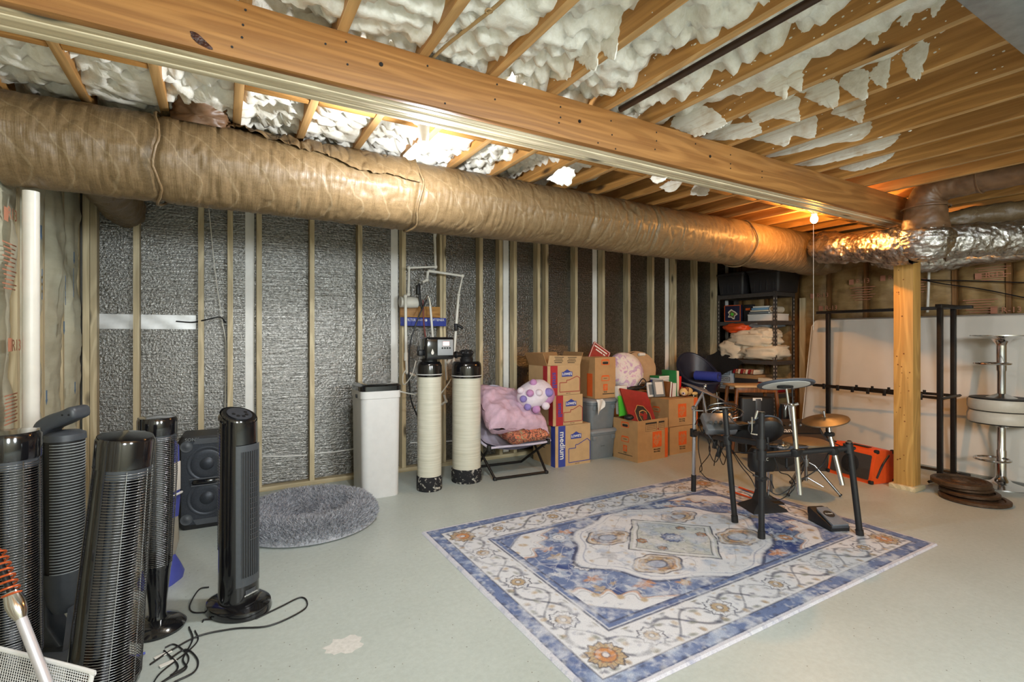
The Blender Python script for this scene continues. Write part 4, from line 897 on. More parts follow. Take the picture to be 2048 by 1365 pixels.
def handle(t, mm):
    outline([(-.05, -.02), (.05, -.02), (.05, .025), (-.05, .025)], mm, m_orange, t, .008); flat(rrect(.075, .026, .012, 3), mm @ M.Translation((0, -.004, 0)), m_ink, t, 'hand_hole')
    flat(rect(.09, .014), mm @ M.Translation((0, .027, 0)), m_orange, t, 'orange_tab')
def lbox(t, mm): outline([(-.05, -.025), (.05, -.025), (.05, .02), (-.05, .02)], mm, m_orange, t, .007, 'printed_label_box'); flat(rect(.09, .012), mm @ M.Translation((0, .026, 0)), m_orange, t, 'orange_tab'); text('contents', .014, mm, m_ink, t)
t = carton('orange printed moving box standing on the upper grey tote', (3.50, 4.235, .628), .28, .35, .43, .0)
mm = fr(0, .375, .35); handle(t, mm); lbox(t, fr(0, .21, .35)); hd(t, fr(0, .115, .35), .45); flat(rect(.16, .008), fr(.04, .045, .35), m_ink, t, 'printed_line')
flat(rect(.09, .24), lf_(-.09, .14, .28), m_orange, t, 'orange_band')
t2 = carton('front open moving box holding the leaning red book', (3.85, 3.905, 0), .46, .34, .42, .06, m_card, True)
mm = fm((.06, -.172, .21), (1, 0, 0), (0, 0, 1)); hd(t2, mm, 1.08)
flat(rect(.045, .31), fm((.205, -.1715, .16), (1, 0, 0), (0, 0, 1)), m_orange, t2, 'orange_band')
flat(rect(.17, .016), fr(-.03, .385, .34), m_ink, t2, 'printed_bar'); flat(rect(.09, .016), fr(.13, .385, .34), m_ink, t2, 'printed_bar')
for x, w_ in ((-.03, .17), (.13, .09)):
    outline([(x-w_/2, .305), (x+w_/2, .305), (x+w_/2, .372), (x-w_/2, .372)], fr(0, 0, .34), m_ink, t2, .002)
    for j in range(3): flat(rect(w_*.8, .003), fr(x, .358-.017*j, .34), m_ink, t2, 'printed_line')
handle(t2, lf_(0, .36, .46)); lbox(t2, lf_(0, .215, .46)); hd(t2, lf_(0, .12, .46), .42); flat(rect(.2, .006), lf_(0, .055, .46), m_ink, t2, 'printed_line')
fp = B().box((0, 0, -.08), (.006, .31, .16)).obj('side_flap', m_card, t2); fp.location = (.238, .0, .415); fp.rotation_euler = (0, -.12, 0)
for k, lb in enumerate(('lower of the two closed orange printed boxes by the drums', 'upper of the two closed orange printed boxes by the drums')):
    t = carton(lb, (4.39, 3.98, .302*k), .45, .36, .295, .02-.03*k); hd(t, fr(-.02, .165, .36), .98); flat(rect(.06, .29), fr(.195, .147, .36), m_orange, t, 'orange_band') if k else None
    lbox(t, lf_(.0, .17, .45)); flat(rect(.03, .25), lf_(.1, .15, .45), m_orange, t, 'orange_band')
t = carton('plain box behind the open box, under the round cushions', (4.1, 4.36, 0), .75, .36, .66, 0, m_cards)
# grey totes
def tote(b_, w_, d_, h, lid=True):
    loft(b_, [(rrect(w_*.82, d_*.82, .03), 0), (rrect(w_*.84, d_*.84, .035), .008), (rrect(w_*.94, d_*.94, .04), h-.05), (rrect(w_*.97, d_*.97, .04), h-.045), (rrect(w_*.97, d_*.97, .04), h-.02)])
    return b_
for k, lb in enumerate(('lower grey plastic tote with a white label under another tote', 'upper grey plastic tote with a rag hanging from its lid')):
    t = thing('storage_tote', lb, 'tote', (3.46, 4.24, .313*k)); tote(B(), .37, .44, .30).obj('tub', m_greyp, t)
    loft(B(), [(rrect(.365, .435, .04), .277), (rrect(.385, .455, .045), .28), (rrect(.385, .455, .045), .298), (rrect(.35, .42, .04), .312)]).obj('lid', plain('grey_lid', (138, 142, 146), .45, 0, .05, 20) if k == 0 else MATS['grey_lid'], t)
    for x in (-.125, .125): B().box((x, -.205, .225), (.05, .02, .05), None, .01).obj('corner_grip', m_greyp, t)
    if k == 0:
        flat(rect(.06, .05), fm((.01, -.199, .19), (1, 0, 0), (0, -.1, 1)), m_paper, t, 'paper_label')
        text('toys', .03, fm((-.01, -.196, .135), (1, 0, 0), (0, -.1, 1)), m_ink, t)
rg = B().grid(lambda u, v: V((3.33+.09*u+.02*math.sin(3*v)*u, 4.0-.012*math.sin(5*u+2*v)-.012*(v > .15), .628-.16*v*(1-.5*u)+.002)), 14, 12).obj('rag', m_paper); tag(rg, 'white rag draped over the front of the upper grey tote', 'cloth')
# things in and behind the boxes
t = thing('maroon_sign', 'maroon square sign standing on its corner behind the orange printed box', 'sign', P(1196, 705, d=5.6)); 
mm = fm(P(1196, 716, d=5.5), (.80, -.25, -.56), (.5, .1, .85)); pl_ = B().prism(rrect(.235, .27, .015, 3), .012, mm).obj('panel', m_maroon, t, w=True)
outline(rrect(.215, .25, .01, 2), mm @ M.Translation((0, 0, .0125)), m_winkk, pl_, .005, 'white_border') if 0 else outline(rect(.215, .25), mw(t).inverted() @ mm @ M.Translation((0, 0, .0125)), m_winkk, t, .005, 'white_border')
for i, (x, w_) in enumerate(((-.03, .13), (.055, .05), (-.02, .09), (.05, .03))):
    flat(rect(w_, .014), mw(t).inverted() @ mm @ M.Translation((x, .095-.03*(i//2), .0125)), m_winkk, t, 'printed_line')
t = B().lathe([(0, .075), (.06, .085), (.13, .085), (.20, .06), (.225, 0), (.20, -.06), (.13, -.085), (.06, -.085), (0, -.075)], n=40, mt=(Rz(-.35) @ Rx(1.25) @ Ry(.2)).to_4x4()).obj('round_cushion', m_tie, None, ang=60); t.location = (3.93, 4.22, .885); tag(t, 'tie dye pink and white ring cushion behind the boxes', 'cushion')
t = thing('floor_pouf', 'round tan pouf leaning behind the tie dye cushion', 'pouf', (4.235, 4.33, .90)); r_ = (Rz(-.3) @ Rx(1.2)).to_4x4()
B().lathe([(0, .10), (.12, .10), (.185, .075), (.21, .0), (.185, -.075), (.12, -.10), (0, -.10)], n=40, mt=r_).obj('pad', m_pouf, t)
B().tube([r_ @ V((.212*math.cos(a), .212*math.sin(a), 0)) for a in [2*PI*i/40 for i in range(40)]], .008, 6, True).obj('piping', m_pouf, t); B().box(r_ @ V((.02, .14, .103)), (.10, .035, .035), Rx(1.2), .01).obj('label_patch', m_paper, t)
bk = thing('memory_book', 'large red album with a black crest leaning out of the open box', 'book', P(1280, 812, d=5.22))
mm = fm(P(1279, 818, d=5.22), (.9, -.22, -.17), (-.08, .36, .93)); B().prism(rect(.32, .40, 0, 0), .022, mm @ M.Translation((0, 0, -.022))).obj('cover', m_maroon, bk, w=True)
q = mw(bk).inverted() @ mm; oc = [(.11*math.cos(a)*.86, .13*math.sin(a)) for a in [PI/8+PI/4*i for i in range(8)]]
flat(oc, q @ M.Translation((.02, -.085, .0005)), m_ink, bk, 'crest'); outline(oc, q @ M.Translation((.02, -.085, .0008)), m_gold, bk, .006, 'crest_border')
text('C', .20, q @ M.Translation((.02, -.09, .0015)), m_gold, bk, sx=.8, bold=.004); text('C', .185, q @ M.Translation((.02, -.09, .002)), m_ink, bk, sx=.8)
flat([(-.02, -.05), (.03, -.03), (.05, .02), (.02, .05), (.01, .02), (-.03, .03), (-.05, 0), (-.01, -.005)], q @ M.Translation((.02, -.075, .003)), m_maroon, bk, 'crest_figure')
def slab(name, label, cat, c, size, rot, m, edge=None, group=None):
    t = thing(name, label, cat, c, 0, group); t.rotation_euler = rot
    B().box((0, 0, 0), size, None, min(size)*.12).obj('cover', m, t)
    if edge is not None: B().box((0, -min(size)*.0, .0), (size[0]*.96, size[1]*1.004, size[2]*.985), None).obj('pages', edge, t)
    return t
p = P(1247, 812, d=5.25); t = slab('notebook', 'bright green spiral notebook behind the red album', 'notebook', p, (.15, .012, .21), (-.1, .02, .1), m_green)
for i in range(14): B().tube([V((-.077+.008*math.cos(a), .011*math.sin(a), -.09+.0135*i)) for a in [2*PI*j/8 for j in range(8)]], .0015, 4, True).obj('spiral_ring', m_mblack, t)
p = P(1243, 800, d=5.35); slab('binder', 'white binder standing at the back of the open box', 'binder', p, (.14, .05, .30), (-.08, 0, .05), m_paper, None)
p = P(1258, 835, d=5.1); tag(B().ball(p, (.05, .05, .03), 16, 10).obj('black_pouch', m_mblack), 'small black pouch at the lip of the open box', 'pouch')
tag(B().curve([P(1275, 772, d=5.5), P(1285, 758, d=5.5), P(1292, 765, d=5.5), P(1287, 775, d=5.5), P(1270, 778, d=5.5)], .006).ball(P(1262, 775, d=5.6), (.16, .10, .035), 16, 8, None, .3).obj('dark_bag', m_mblack), 'crumpled dark bag with a loop strap below the round cushions', 'bag')
ZT = .601
for i, (n_, lb, x, y, sz, rot, m, e) in enumerate((
    ('picture_frame', 'grey picture frame leaning on the upper closed box', 4.22, 4.0, (.14, .02, .19), (-.2, .0, -.15), m_greyp, None), ('picture_frame', 'white picture frame just behind the grey frame', 4.15, 4.04, (.12, .018, .16), (-.2, 0, -.1), m_paper, None),
    ('book', 'thin brown book with pale pages standing by the frames', 4.315, 3.97, (.022, .12, .17), (0, .1, 0), m_brown, m_paper), ('book', 'dark red book standing between the frames and folders', 4.345, 3.97, (.024, .12, .155), (0, .08, .1), m_maroon, m_paper),
    ('book', 'small purple book standing among the books', 4.375, 3.975, (.02, .11, .14), (0, .06, 0), m_plushp, m_paper), ('book', 'slim white book standing beside the purple book', 4.40, 3.975, (.018, .11, .15), (0, .05, 0), m_paper, None),
    ('folder', 'dark green folder standing tall behind the books', 4.42, 4.03, (.02, .2, .29), (0, -.03, 0), m_dgreen, None), ('folder', 'cream folder next to the dark green folder', 4.455, 4.03, (.03, .2, .285), (0, -.02, 0), m_cream, None),
    ('folder', 'bright red folder at the right end of the folders', 4.52, 4.06, (.035, .2, .22), (0, .06, 0), plain('scarlet', (214, 30, 32), .45, 0, .04, 20), None))):
    t = slab(n_, lb, n_.split('_')[-1], (x, y, ZT+sz[2]/2+.004), sz, rot, m, e)
    if n_ == 'picture_frame': flat(rect(sz[0]*.7, sz[2]*.72), fm((0, -sz[1]/2-.0008, 0), (1, 0, 0), (0, 0, 1)), m_paper if i == 0 else m_greyp, t, 'photo_mount')
for i, (lb, m, z) in enumerate((('green book on top of the flat book pile', m_dgreen, .105), ('white and blue book second in the flat pile', m_paper, .08), ('blue book in the flat pile', m_blue, .053), ('orange book at the bottom of the flat pile', m_orange, .02))):
    t = slab('book', lb, 'book', (4.345, 4.09, ZT+.115+z), (.2-.01*i, .14, .022), (0, .0, .03*i), m, m_paper)
tag(B().bx(4.25, 4.40, 4.055, 4.14, ZT+.002, ZT+.123, .004).obj('card_block', m_cards), 'plain card block holding up the flat book pile', 'box')
t = thing('plush_dog', 'pale yellow plush dog lying on the upper closed box', 'plush toy', (4.55, 3.90, ZT+.045), .1)
B().ball((.01, 0, .01), (.09, .05, .048), 20, 14).obj('body', m_ginger, t); B().ball((-.085, -.03, .012), (.055, .046, .045), 18, 12).obj('head', m_ginger, t)
B().ball((-.13, -.055, .0), (.022, .02, .018), 12, 8).obj('muzzle', m_plushw, t); B().ball((-.148, -.066, .004), .009, 10, 8).obj('nose', m_mblack, t)
for s in (-1, 1): B().ball((-.07, -.03+.035*s, .04), (.022, .012, .03), 12, 8).obj('ear', m_brown, t); B().ball((.09, .04*s-.01, -.015), (.05, .02, .02), 12, 8).obj('leg', m_ginger, t)
B().tube([V((-.035, .05*math.cos(a), .008+.048*math.sin(a))) for a in [2*PI*i/20 for i in range(20)]], .007, 6, True).obj('collar_band', m_maroon, t)
# navy tub stool with rolled mat
t = thing('tub_chair', 'navy counter height tub chair with chrome legs by the back wall', 'chair', (5.02, 4.12, 0), -.35)
def shell(u, v):
    a = -PI/2+2*PI*u; bk_ = .5-.5*math.cos(2*PI*u); k = bk_**1.5
    r = .20+.05*v; return V((r*1.02*math.cos(a), r*math.sin(a), .62+(.10+.34*k)*v))
B().grid(shell, 48, 10, wu=True).obj('outer_shell', m_navy, t); B().grid(lambda u, v: shell(u, v)*1.0-V((.035*math.cos(-PI/2+2*PI*u), .035*math.sin(-PI/2+2*PI*u), -.0)), 48, 10, wu=True).obj('inner_shell', m_navy, t)
B().tube([shell(i/48, 1)-V((.0175*math.cos(-PI/2+2*PI*i/48), .0175*math.sin(-PI/2+2*PI*i/48), 0)) for i in range(48)], .021, 8, True).obj('rim_roll', m_navy, t)
B().lathe([(0, .60), (.2, .60), (.215, .66), (.20, .725), (0, .735)], n=36).obj('seat', m_navy, t)
for sx_ in (-1, 1):
    for sy_ in (-1, 1): B().cyl((.15*sx_, .15*sy_, .61), (.19*sx_, .19*sy_, 0), .010, None, 12).obj('leg', m_chrome, t)
B().tube([(.172, .172, .25), (-.172, .172, .25), (-.172, -.172, .25), (.172, -.172, .25)], .008, 8, True).obj('foot_ring', m_chrome, t)
t = thing('rolled_mat', 'blue rolled exercise mat lying on the navy tub chair', 'exercise mat', (5.06, 4.02, .80), 0)
B().tube([V(((.02+.0052*i/6)*math.cos(i*.5), 0, (.02+.0052*i/6)*math.sin(i*.5))) for i in range(2)], .001).b.free()
ax = V((.15, -.99, 0)).normalized()
B().tube([V((0, 0, 0))-ax*.15, V((0, 0, 0))+ax*.15], .058, 28, cap=False).tube([-ax*.15, ax*.15], .018, 16, cap=False).obj('roll', m_bluemat, t)
rr_ = B(); ux = ax.cross(V((0, 0, 1)))
for k in (-1, 1): rr_.grid(lambda u, v, k=k: ax*.15*k+(ux*math.cos(2*PI*u)+V((0, 0, 1))*math.sin(2*PI*u))*(.018+.04*v), 28, 4, wu=True)
rr_.obj('roll_end', m_bluemat, t); B().tube([ax*.151+(ux*math.cos(a)+V((0, 0, 1))*math.sin(a))*(.02+.0016*a) for a in [.3*i for i in range(76)]], .0016, 4).obj('spiral_edge', m_navy, t)
# ------------------------------------------------------------------ shelf unit and what it holds
SX0, SX1, SY0, SY1 = 5.95, 6.36, 3.72, 4.56
t = thing('shelf_unit', 'grey metal shelving unit in the far corner of the basement', 'shelf', (6.15, 4.14, 0))
m_shelf = plain('dark_grey_steel', (84, 78, 74), .45, .3, .12, 30)
for x in (SX0, SX1):
    for y in (SY0, SY1):
        sx_ = 1 if x == SX0 else -1; sy_ = 1 if y == SY0 else -1
        u_ = B().bx(min(x, x+.035*sx_), max(x, x+.035*sx_), min(y, y+.003*sy_), max(y, y+.003*sy_), 0, 1.845).bx(min(x, x+.003*sx_), max(x, x+.003*sx_), min(y, y+.035*sy_), max(y, y+.035*sy_), 0, 1.845).obj('upright', m_shelf, t, w=True)
        if y == SY0 or x == SX0:
            hb = B()
            for i in range(34):
                z = .1+.05*i; hb.box((x-.001*sx_, y+.02*sy_, z), (.002, .009, .022)); hb.box((x+.02*sx_, y-.001*sy_, z), (.009, .002, .022))
            hb.obj('slot_holes', plain('slot_light', (190, 176, 160), .6, 0, .05, 30) if 'slot_light' not in MATS else MATS['slot_light'], t, w=True, kind='stuff')
SZ = (.18, .56, .97, 1.475, 1.835)
for z in SZ:
    B().bx(SX0+.004, SX1-.004, SY0+.004, SY1-.004, z-.012, z).obj('shelf_board', m_card, t, w=True)
    b_ = B().bx(SX0-.004, SX0+.004, SY0+.003, SY1-.003, z-.05, z).bx(SX1-.004, SX1+.004, SY0+.003, SY1-.003, z-.05, z).bx(SX0, SX1, SY0-.004, SY0+.004, z-.05, z).bx(SX0, SX1, SY1-.004, SY1+.004, z-.05, z); b_.obj('shelf_beam', m_shelf, t, w=True)
for i, (lb, y0, y1, x1) in enumerate((('left dark plastic tote on top of the shelving unit', 4.15, 4.58, 6.36), ('right dark plastic tote on top of the shelving unit', 3.66, 4.12, 6.42))):
    tt = thing('storage_tote', lb, 'tote', ((SX0+x1)/2, (y0+y1)/2, 1.838)); tote(B(), x1-SX0+.04, y1-y0, .29).obj('tub', m_dtote, tt)
    loft(B(), [(rrect(x1-SX0+.04, y1-y0, .04), .27), (rrect(x1-SX0+.05, y1-y0+.005, .04), .285), (rrect(x1-SX0, y1-y0-.04, .04), .30)]).obj('lid', m_dtote, tt)
    for k in range(4): B().box((-(x1-SX0)/2*.96, -.13+.085*k, .14), (.012, .02, .22), None, .005).obj('rib', m_dtote, tt)
# upper shelf
t = thing('game_box', 'dark game box with an orange border on the upper shelf', 'box', (6.02, 4.36, SZ[3]+.002), .1)
B().bx(-.03, .03, -.115, .115, 0, .225, .003).obj('carton', plain('deep_blue_card', (34, 34, 60), .5, 0, .1, 20), t)
for a in ((-.0315, -.113, .113, .215, .223), (-.0315, -.113, .113, .002, .010)): B().bx(-.032, -.030, a[1], a[2], a[3], a[4]).obj('orange_border', m_orange, t)
for y in (-.112, .112): B().bx(-.032, -.030, y-.004, y+.004, .002, .223).obj('orange_border', m_orange, t)
mm = fm((-.0312, 0, .10), (0, -1, 0), (0, 0, 1))
for k, (m, s_) in enumerate(((m_cream, 1), (m_tan, .72), (m_green, .35))): flat([(s_*(.06+.016*math.cos(5*a))*math.cos(a), s_*(.06+.014*math.sin(4*a))*math.sin(a)) for a in [2*PI*i/26 for i in range(26)]], mm @ M.Translation((0, 0, .0008*k)), m, t, 'picture_patch')
t = slab('game_box', 'dark box with a small orange mark beside the orange bordered box', 'box', (6.10, 4.18, SZ[3]+.115), (.06, .13, .225), (0, 0, 0), m_dtote); flat(rect(.07, .03), fm((-.031, 0, .05), (0, -1, 0), (0, 0, 1)), m_orange, t, 'orange_mark')
t = thing('white_box', 'long low white box on the upper shelf', 'box', (6.12, 3.93, SZ[3]+.002)); B().bx(-.14, .14, -.19, .19, 0, .085, .003).obj('carton', m_paper, t); B().bx(-.142, .142, -.192, .192, .07, .088, .002).obj('lid', m_paper, t)
for i, (lb, m, h_) in enumerate((('grey book directly on the long white box', m_greyp, .022), ('pale paperback second on the long white box', m_cream, .018), ('blue and white book third on the long white box', plain('sky_card', (120, 160, 190), .5, 0, .05, 20), .026), ('topmost white book on the long white box', m_paper, .02))):
    slab('book', lb, 'book', (6.08+.01*i, 3.97, SZ[3]+.095+.012+.0255*i), (.2, .27-.02*i, h_), (0, 0, .05*i), m, m_paper)
t = thing('rolled_towel', 'rolled striped towel at the right of the upper shelf', 'towel', (6.1, 3.79, SZ[3]+.145), .1); B().tube([(-.12, 0, 0), (.1, 0, 0)], .042, 16).obj('roll', m_cream, t); B().tube([(-.121, .03*math.cos(a)*(1-a/30), .03*math.sin(a)*(1-a/30)) for a in [.4*i for i in range(60)]], .004, 5).obj('spiral_edge', m_pouf, t)
# comforter shelf
cf = thing('comforter', 'bulky cream comforter folded and stuffed onto the middle shelf', 'bedding', (6.1, 4.1, SZ[2]+.003))
def comf(cx, cy, cz, rx, ry, rz_, seed, fq=4.5, am=.16, fold=0):
    b_ = B(); n, m_ = 40, 26
    def f(u, v):
        a = 2*PI*u; th = PI*v; p = V((math.sin(th)*math.cos(a), math.sin(th)*math.sin(a), math.cos(th)))
        s = lambda x, e: math.copysign(abs(x)**e, x)
        k = 1+am*NZ.noise(p*fq*.6+V((seed, 0, 0)))-am*.9*max(0, 1-abs(NZ.noise(V((p.x*2, p.y*2+seed, p.z*3.2))))*8)+fold*.05*math.sin(p.z*9+p.y*3)
        q = V((cx+rx*s(p.x, .7)*k, cy+ry*s(p.y, .75)*k, cz+rz_*s(p.z, .8)*k)); q.z = max(q.z, .004); return q
    return b_.grid(f, n, m_, wu=True)
comf(-.02, -.14, .11, .22, .29, .12, 1, fold=1).obj('lower_fold', m_cream, cf, ang=None); comf(-.03, .24, .13, .22, .20, .14, 4).obj('left_fold', m_cream, cf, ang=None)
comf(-.05, -.02, .27, .2, .34, .12, 7, fold=1).obj('upper_fold', m_cream, cf, ang=None); comf(-.05, -.16, .33, .17, .2, .09, 9).obj('top_fold', m_cream, cf, ang=None)
o = comf(-.0, .05, .09, .18, .2, .07, 12).obj('orange_pillow', m_oran, None, ang=None); o.location = (6.05, 4.22, SZ[2]+.33); tag(o, 'bright orange pillow squeezed above the cream comforter', 'pillow')
o = comf(0, 0, .07, .2, .22, .05, 14).obj('grey_blanket', m_greyp, None, ang=None); o.location = (6.15, 3.98, SZ[2]+.39); tag(o, 'grey blanket folded on top of the cream comforter', 'blanket')
a, b, c, e = P(1408, 716, X=5.86), P(1442, 752, X=5.86), P(1487, 727, X=5.88), P(1440, 700, X=5.94)
o = B().grid(lambda u, v: (a*(1-u)+b*u)*(1-v)+(e*(1-u)+c*u)*v+V((.01*math.sin(6*u+3*v), 0, .006*math.sin(8*v))), 16, 16).obj('black_cloth', m_mblack, None, ang=None); tag(o, 'black cloth corner hanging from under the comforter', 'cloth')
# lower shelf: games, puzzles, books
t = thing('wire_crate', 'white carton with black print stacked left on the lower shelf', 'box', (6.0, 4.45, SZ[1]+.002)); m_bw = plain('white_blue_card', (184, 196, 206), .5, 0, .06, 30)
B().bx(-.04, .2, -.10, .10, 0, .27, .003).obj('carton', m_bw, t)
for i in range(3): outline(rect(.15, .055), fm((-.0412, .0, .05+.085*i), (0, -1, 0), (0, 0, 1)), m_ink, t, .006); text('WIZARD', .04, fm((-.0414, .0, .05+.085*i), (0, -1, 0), (0, 0, 1)), m_ink, t)
for i in range(9):
    tag(B().box((6.0+.004*i, 4.28-.034*i, SZ[1]+.255), (.18, .026, .06), Rx(.25), .008).obj('snack_pack', (m_maroon, m_floral, m_cream)[i % 3]), ('dark red patterned packet', 'floral packet', 'cream packet')[i % 3]+(' at the left of', ' in the middle of', ' at the right of')[i//3]+' the packet row on the lower shelf', 'packet')
t = thing('game_box', 'flat red and white game box under the packets', 'box', (6.03, 4.14, SZ[1]+.002)); B().bx(-.05, .25, -.17, .17, 0, .16, .004).obj('carton', m_dtote, t); B().bx(-.053, .253, -.173, .173, .16, .215, .004).obj('lid', m_cards, t)
t = slab('game_box', 'pale flat box at the right of the lower shelf', 'box', (6.1, 3.86, SZ[1]+.16), (.26, .22, .05), (0, 0, 0), m_cream, None); t = slab('game_box', 'dark red flat box below the pale box on the lower shelf', 'box', (6.1, 3.86, SZ[1]+.069), (.28, .23, .125), (0, 0, 0), m_maroon, None)
t = slab('game_box', 'bright red box on the bottom shelf of the unit', 'box', (6.1, 3.92, SZ[0]+.105), (.28, .3, .2), (0, 0, 0), MATS['scarlet'], None); t = slab('storage_box', 'orange brown box on the bottom shelf of the unit', 'box', (6.1, 4.3, SZ[0]+.105), (.28, .34, .2), (0, 0, 0), m_card, None)
# pale leaning stick beside shelf
tag(B().box(P(1601, 730, d=6.35)+V((.05, 0, -.15)), (.035, .07, 2.0), None, .003).obj('leaning_board', m_stud), 'pale upright board leaning against the right end of the shelving', 'board')
# ------------------------------------------------------------------ patterned rug
def rug():
    hx, hy = 1.34, .89; nu, nv = 680, 452
    s, t = np.meshgrid(np.linspace(-hx, hx, nu), np.linspace(-hy, hy, nv), indexing='ij')
    def fbm(f, seed, o=4): return sum(n2(s*f*2**k+50, t*f*2**k+50, seed+k)/1.8**k for k in range(o))
    C_ = lambda *c: np.array(srgb(*c)[:3])
    WH, BL, NV, TN, DK, PB, OR, GR = C_(206, 208, 214), C_(104, 118, 154), C_(52, 66, 118), C_(172, 152, 124), C_(72, 74, 90), C_(160, 172, 194), C_(184, 132, 90), C_(180, 184, 182)
    col = np.zeros((nu, nv, 3))
    ws = s+.012*fbm(6, 3, 2); wt = t+.012*fbm(6, 9, 2)
    e = np.minimum(hx-np.abs(s), hy-np.abs(t)); nz = fbm(5, 20); nf = fbm(24, 30, 3)
    def put(mask, c, a=1.):
        m_ = np.clip(mask, 0, 1)[..., None]*a; col[:] = col*(1-m_)+c*m_
    sm = lambda d, w_=.004: np.clip(.5-d/w_/2, 0, 1)        # 1 inside (d<0)
    ln = lambda d, w_: np.clip(1.4-np.abs(d)/w_, 0, 1)
    put(np.ones_like(s), PB)
    th = np.arctan2(wt/.42, ws/.62); L = np.hypot(ws/.68, wt/.50)/(1+.05*np.cos(8*th)+.03*np.cos(4*th))
    halo = np.hypot(ws/1.04, wt/.64)/(1+.06*np.cos(6*th))
    put(sm(halo-1, .03), BL); put(np.clip(nz*1.3+.1, 0, 1)*sm(halo-1.02, .1), NV, .9)
    put(ln(halo-1.0, .008), WH, .6)
    put(np.clip(fbm(9, 77)*1.4-.1, 0, 1)*(halo > 1), BL, .8)
    def flower(cx, cy, R, c1, c2, n=8, sub=1):
        dx, dy = s-cx, t-cy; sel = np.hypot(dx, dy) < R*1.7
        r = np.hypot(dx, dy); a = np.arctan2(dy, dx); pr = R*(1.04+.09*np.cos(n*a)+.05*np.cos(2*n*a+1))
        put(sm(r-pr*1.02)*sel, c1); put(ln(r-pr, .0045)*sel, DK, .85); put(ln(np.sin(a*n*1.), .25)*sel*(r < pr)*(r > R*.65), DK, .55); put(sm(r-R*.62*(1+.12*np.cos(n*a)))*sel, c2); put(ln(r-R*.6, .004)*sel, DK, .6)
        put(sm(r-R*.2)*sel, WH, .8); put(ln(r-R*.22, .003)*sel, DK, .7)
    # scattered field motifs
    rr = random.Random(11)
    for i in range(120):
        x, y = rr.uniform(-1, 1)*(hx-.40), rr.uniform(-1, 1)*(hy-.38)
        if math.hypot(x/.66, y/.44) < 1.08: continue
        a = rr.uniform(0, PI); r = rr.uniform(.012, .034); dx, dy = (s-x)*math.cos(a)+(t-y)*math.sin(a), -(s-x)*math.sin(a)+(t-y)*math.cos(a)
        put(sm(np.hypot(dx/1.6, dy)-r*(1+.3*np.cos(5*np.arctan2(dy, dx))), .006), (OR, TN, WH, TN, PB)[i % 5], .8)
        put(ln(np.abs(dx)+6*np.abs(dy-.02*np.sin(dx*40))-.09, .01)*(np.hypot(dx, dy) < .1), (DK, WH)[i % 2], .4)
    flower(-.62, .36, .07, PB, WH, 10); flower(.62, -.36, .07, PB, OR, 10); flower(-.72, -.02, .06, WH, PB, 10); flower(.72, .02, .05, WH, OR)
    # medallion
    put(sm(L-1.0, .02), WH); put(ln(L-1.02, .016), DK, .75); put(ln(L-.93, .008), BL, .5)
    for cx, cy, rx, ry in ((-.35, .20, .15, .10), (.37, -.20, .16, .105), (.33, .23, .14, .09), (-.35, -.22, .15, .10)):
        d = np.hypot((ws-cx)/rx, (wt-cy)/ry)/(1+.07*np.cos(6*np.arctan2(wt-cy, ws-cx))); put(sm(d-1, .06), TN); put(ln(d-1.04, .05), DK, .9); put(ln(d-.88, .05), WH, .7)
        put(np.clip(fbm(30, 41+int(cx*9), 2)*1.4, 0, 1)*(d < .82), OR, .5); put(ln(np.sin(ws*55+2*np.sin(wt*50))*.4+np.sin(wt*60)*.4, .12)*(d < .8), DK, .45)
    dm = np.abs(ws)/.36+np.abs(wt)/.36; put(sm(dm-1, .03), GR); put(ln(dm-1, .02), DK, .95); put(ln(dm-.9, .03), WH, .9); put(ln(dm-.84, .012), DK, .8)
    put(np.clip(fbm(16, 51, 3)*1.5-.1, 0, 1)*(dm < .8), PB, .6); put(ln(np.sin(ws*36)*np.sin(wt*44)-.35, .09)*(dm < .8), DK, .4)
    flower(0, 0, .062, BL, PB, 10); flower(-.2, .06, .03, OR, TN, 6); flower(.2, -.06, .03, OR, TN, 6); flower(.17, .08, .028, TN, OR, 6); flower(-.17, -.08, .028, TN, OR, 6)
    iw = (L < .9)*(dm > 1.12)*1.
    put(ln(np.sin(ws*30+1.5*np.sin(wt*26))+np.sin(wt*33+1.2*np.sin(ws*24)), .16)*iw, DK, .33); put(np.clip(fbm(12, 61, 3)*1.3-.25, 0, 1)*iw, PB, .75); put(np.clip(np.sin(ws*41+wt*9)*np.sin(wt*39-ws*7)*3-2.1, 0, 1)*iw, TN, .8)
    put(ln(np.sin(ws*24+2*np.sin(wt*19))+np.sin(wt*27+2*np.sin(ws*21)), .12)*(L > 1.04)*1., WH, .4); put(np.clip(fbm(10, 66, 3)*1.2-.15, 0, 1)*(L > 1.04), PB, .6)
    for cx, cy, rx, ry in ((-.35, .20, .15, .10), (.37, -.20, .16, .105), (.33, .23, .14, .09), (-.35, -.22, .15, .10)):
        d = np.hypot((ws-cx)/rx, (wt-cy)/ry); put(sm(d-.42, .06), PB, .8); put(ln(d-.42, .05), DK, .7); put(ln(d-.68, .04), DK, .45)
    # corner spandrels
    ix, iy = hx-.375, hy-.375; cs = (ix-np.abs(ws))/.40+(iy-np.abs(wt))/.33; sc = 1+.10*np.cos(14*np.arctan2(iy-np.abs(wt)+.001, ix-np.abs(ws)+.001))
    put(sm(cs/sc-1, .05), WH); put(ln(cs/sc-1, .035), OR, .6); put(ln(cs/sc-1.05, .02), DK, .6); put(ln(cs/sc-.9, .015), DK, .5); put(sm(cs-.42, .05), BL); put(ln(cs-.42, .02), DK, .5)
    put(sm(np.sin(ws*38)*np.sin(wt*38)-(.72-1.6*(0)), -.1)*0, TN); put(np.clip(np.sin(ws*34)*np.sin(wt*37)*3-1.7, 0, 1)*(cs < .95)*(cs > .45), TN, .9)
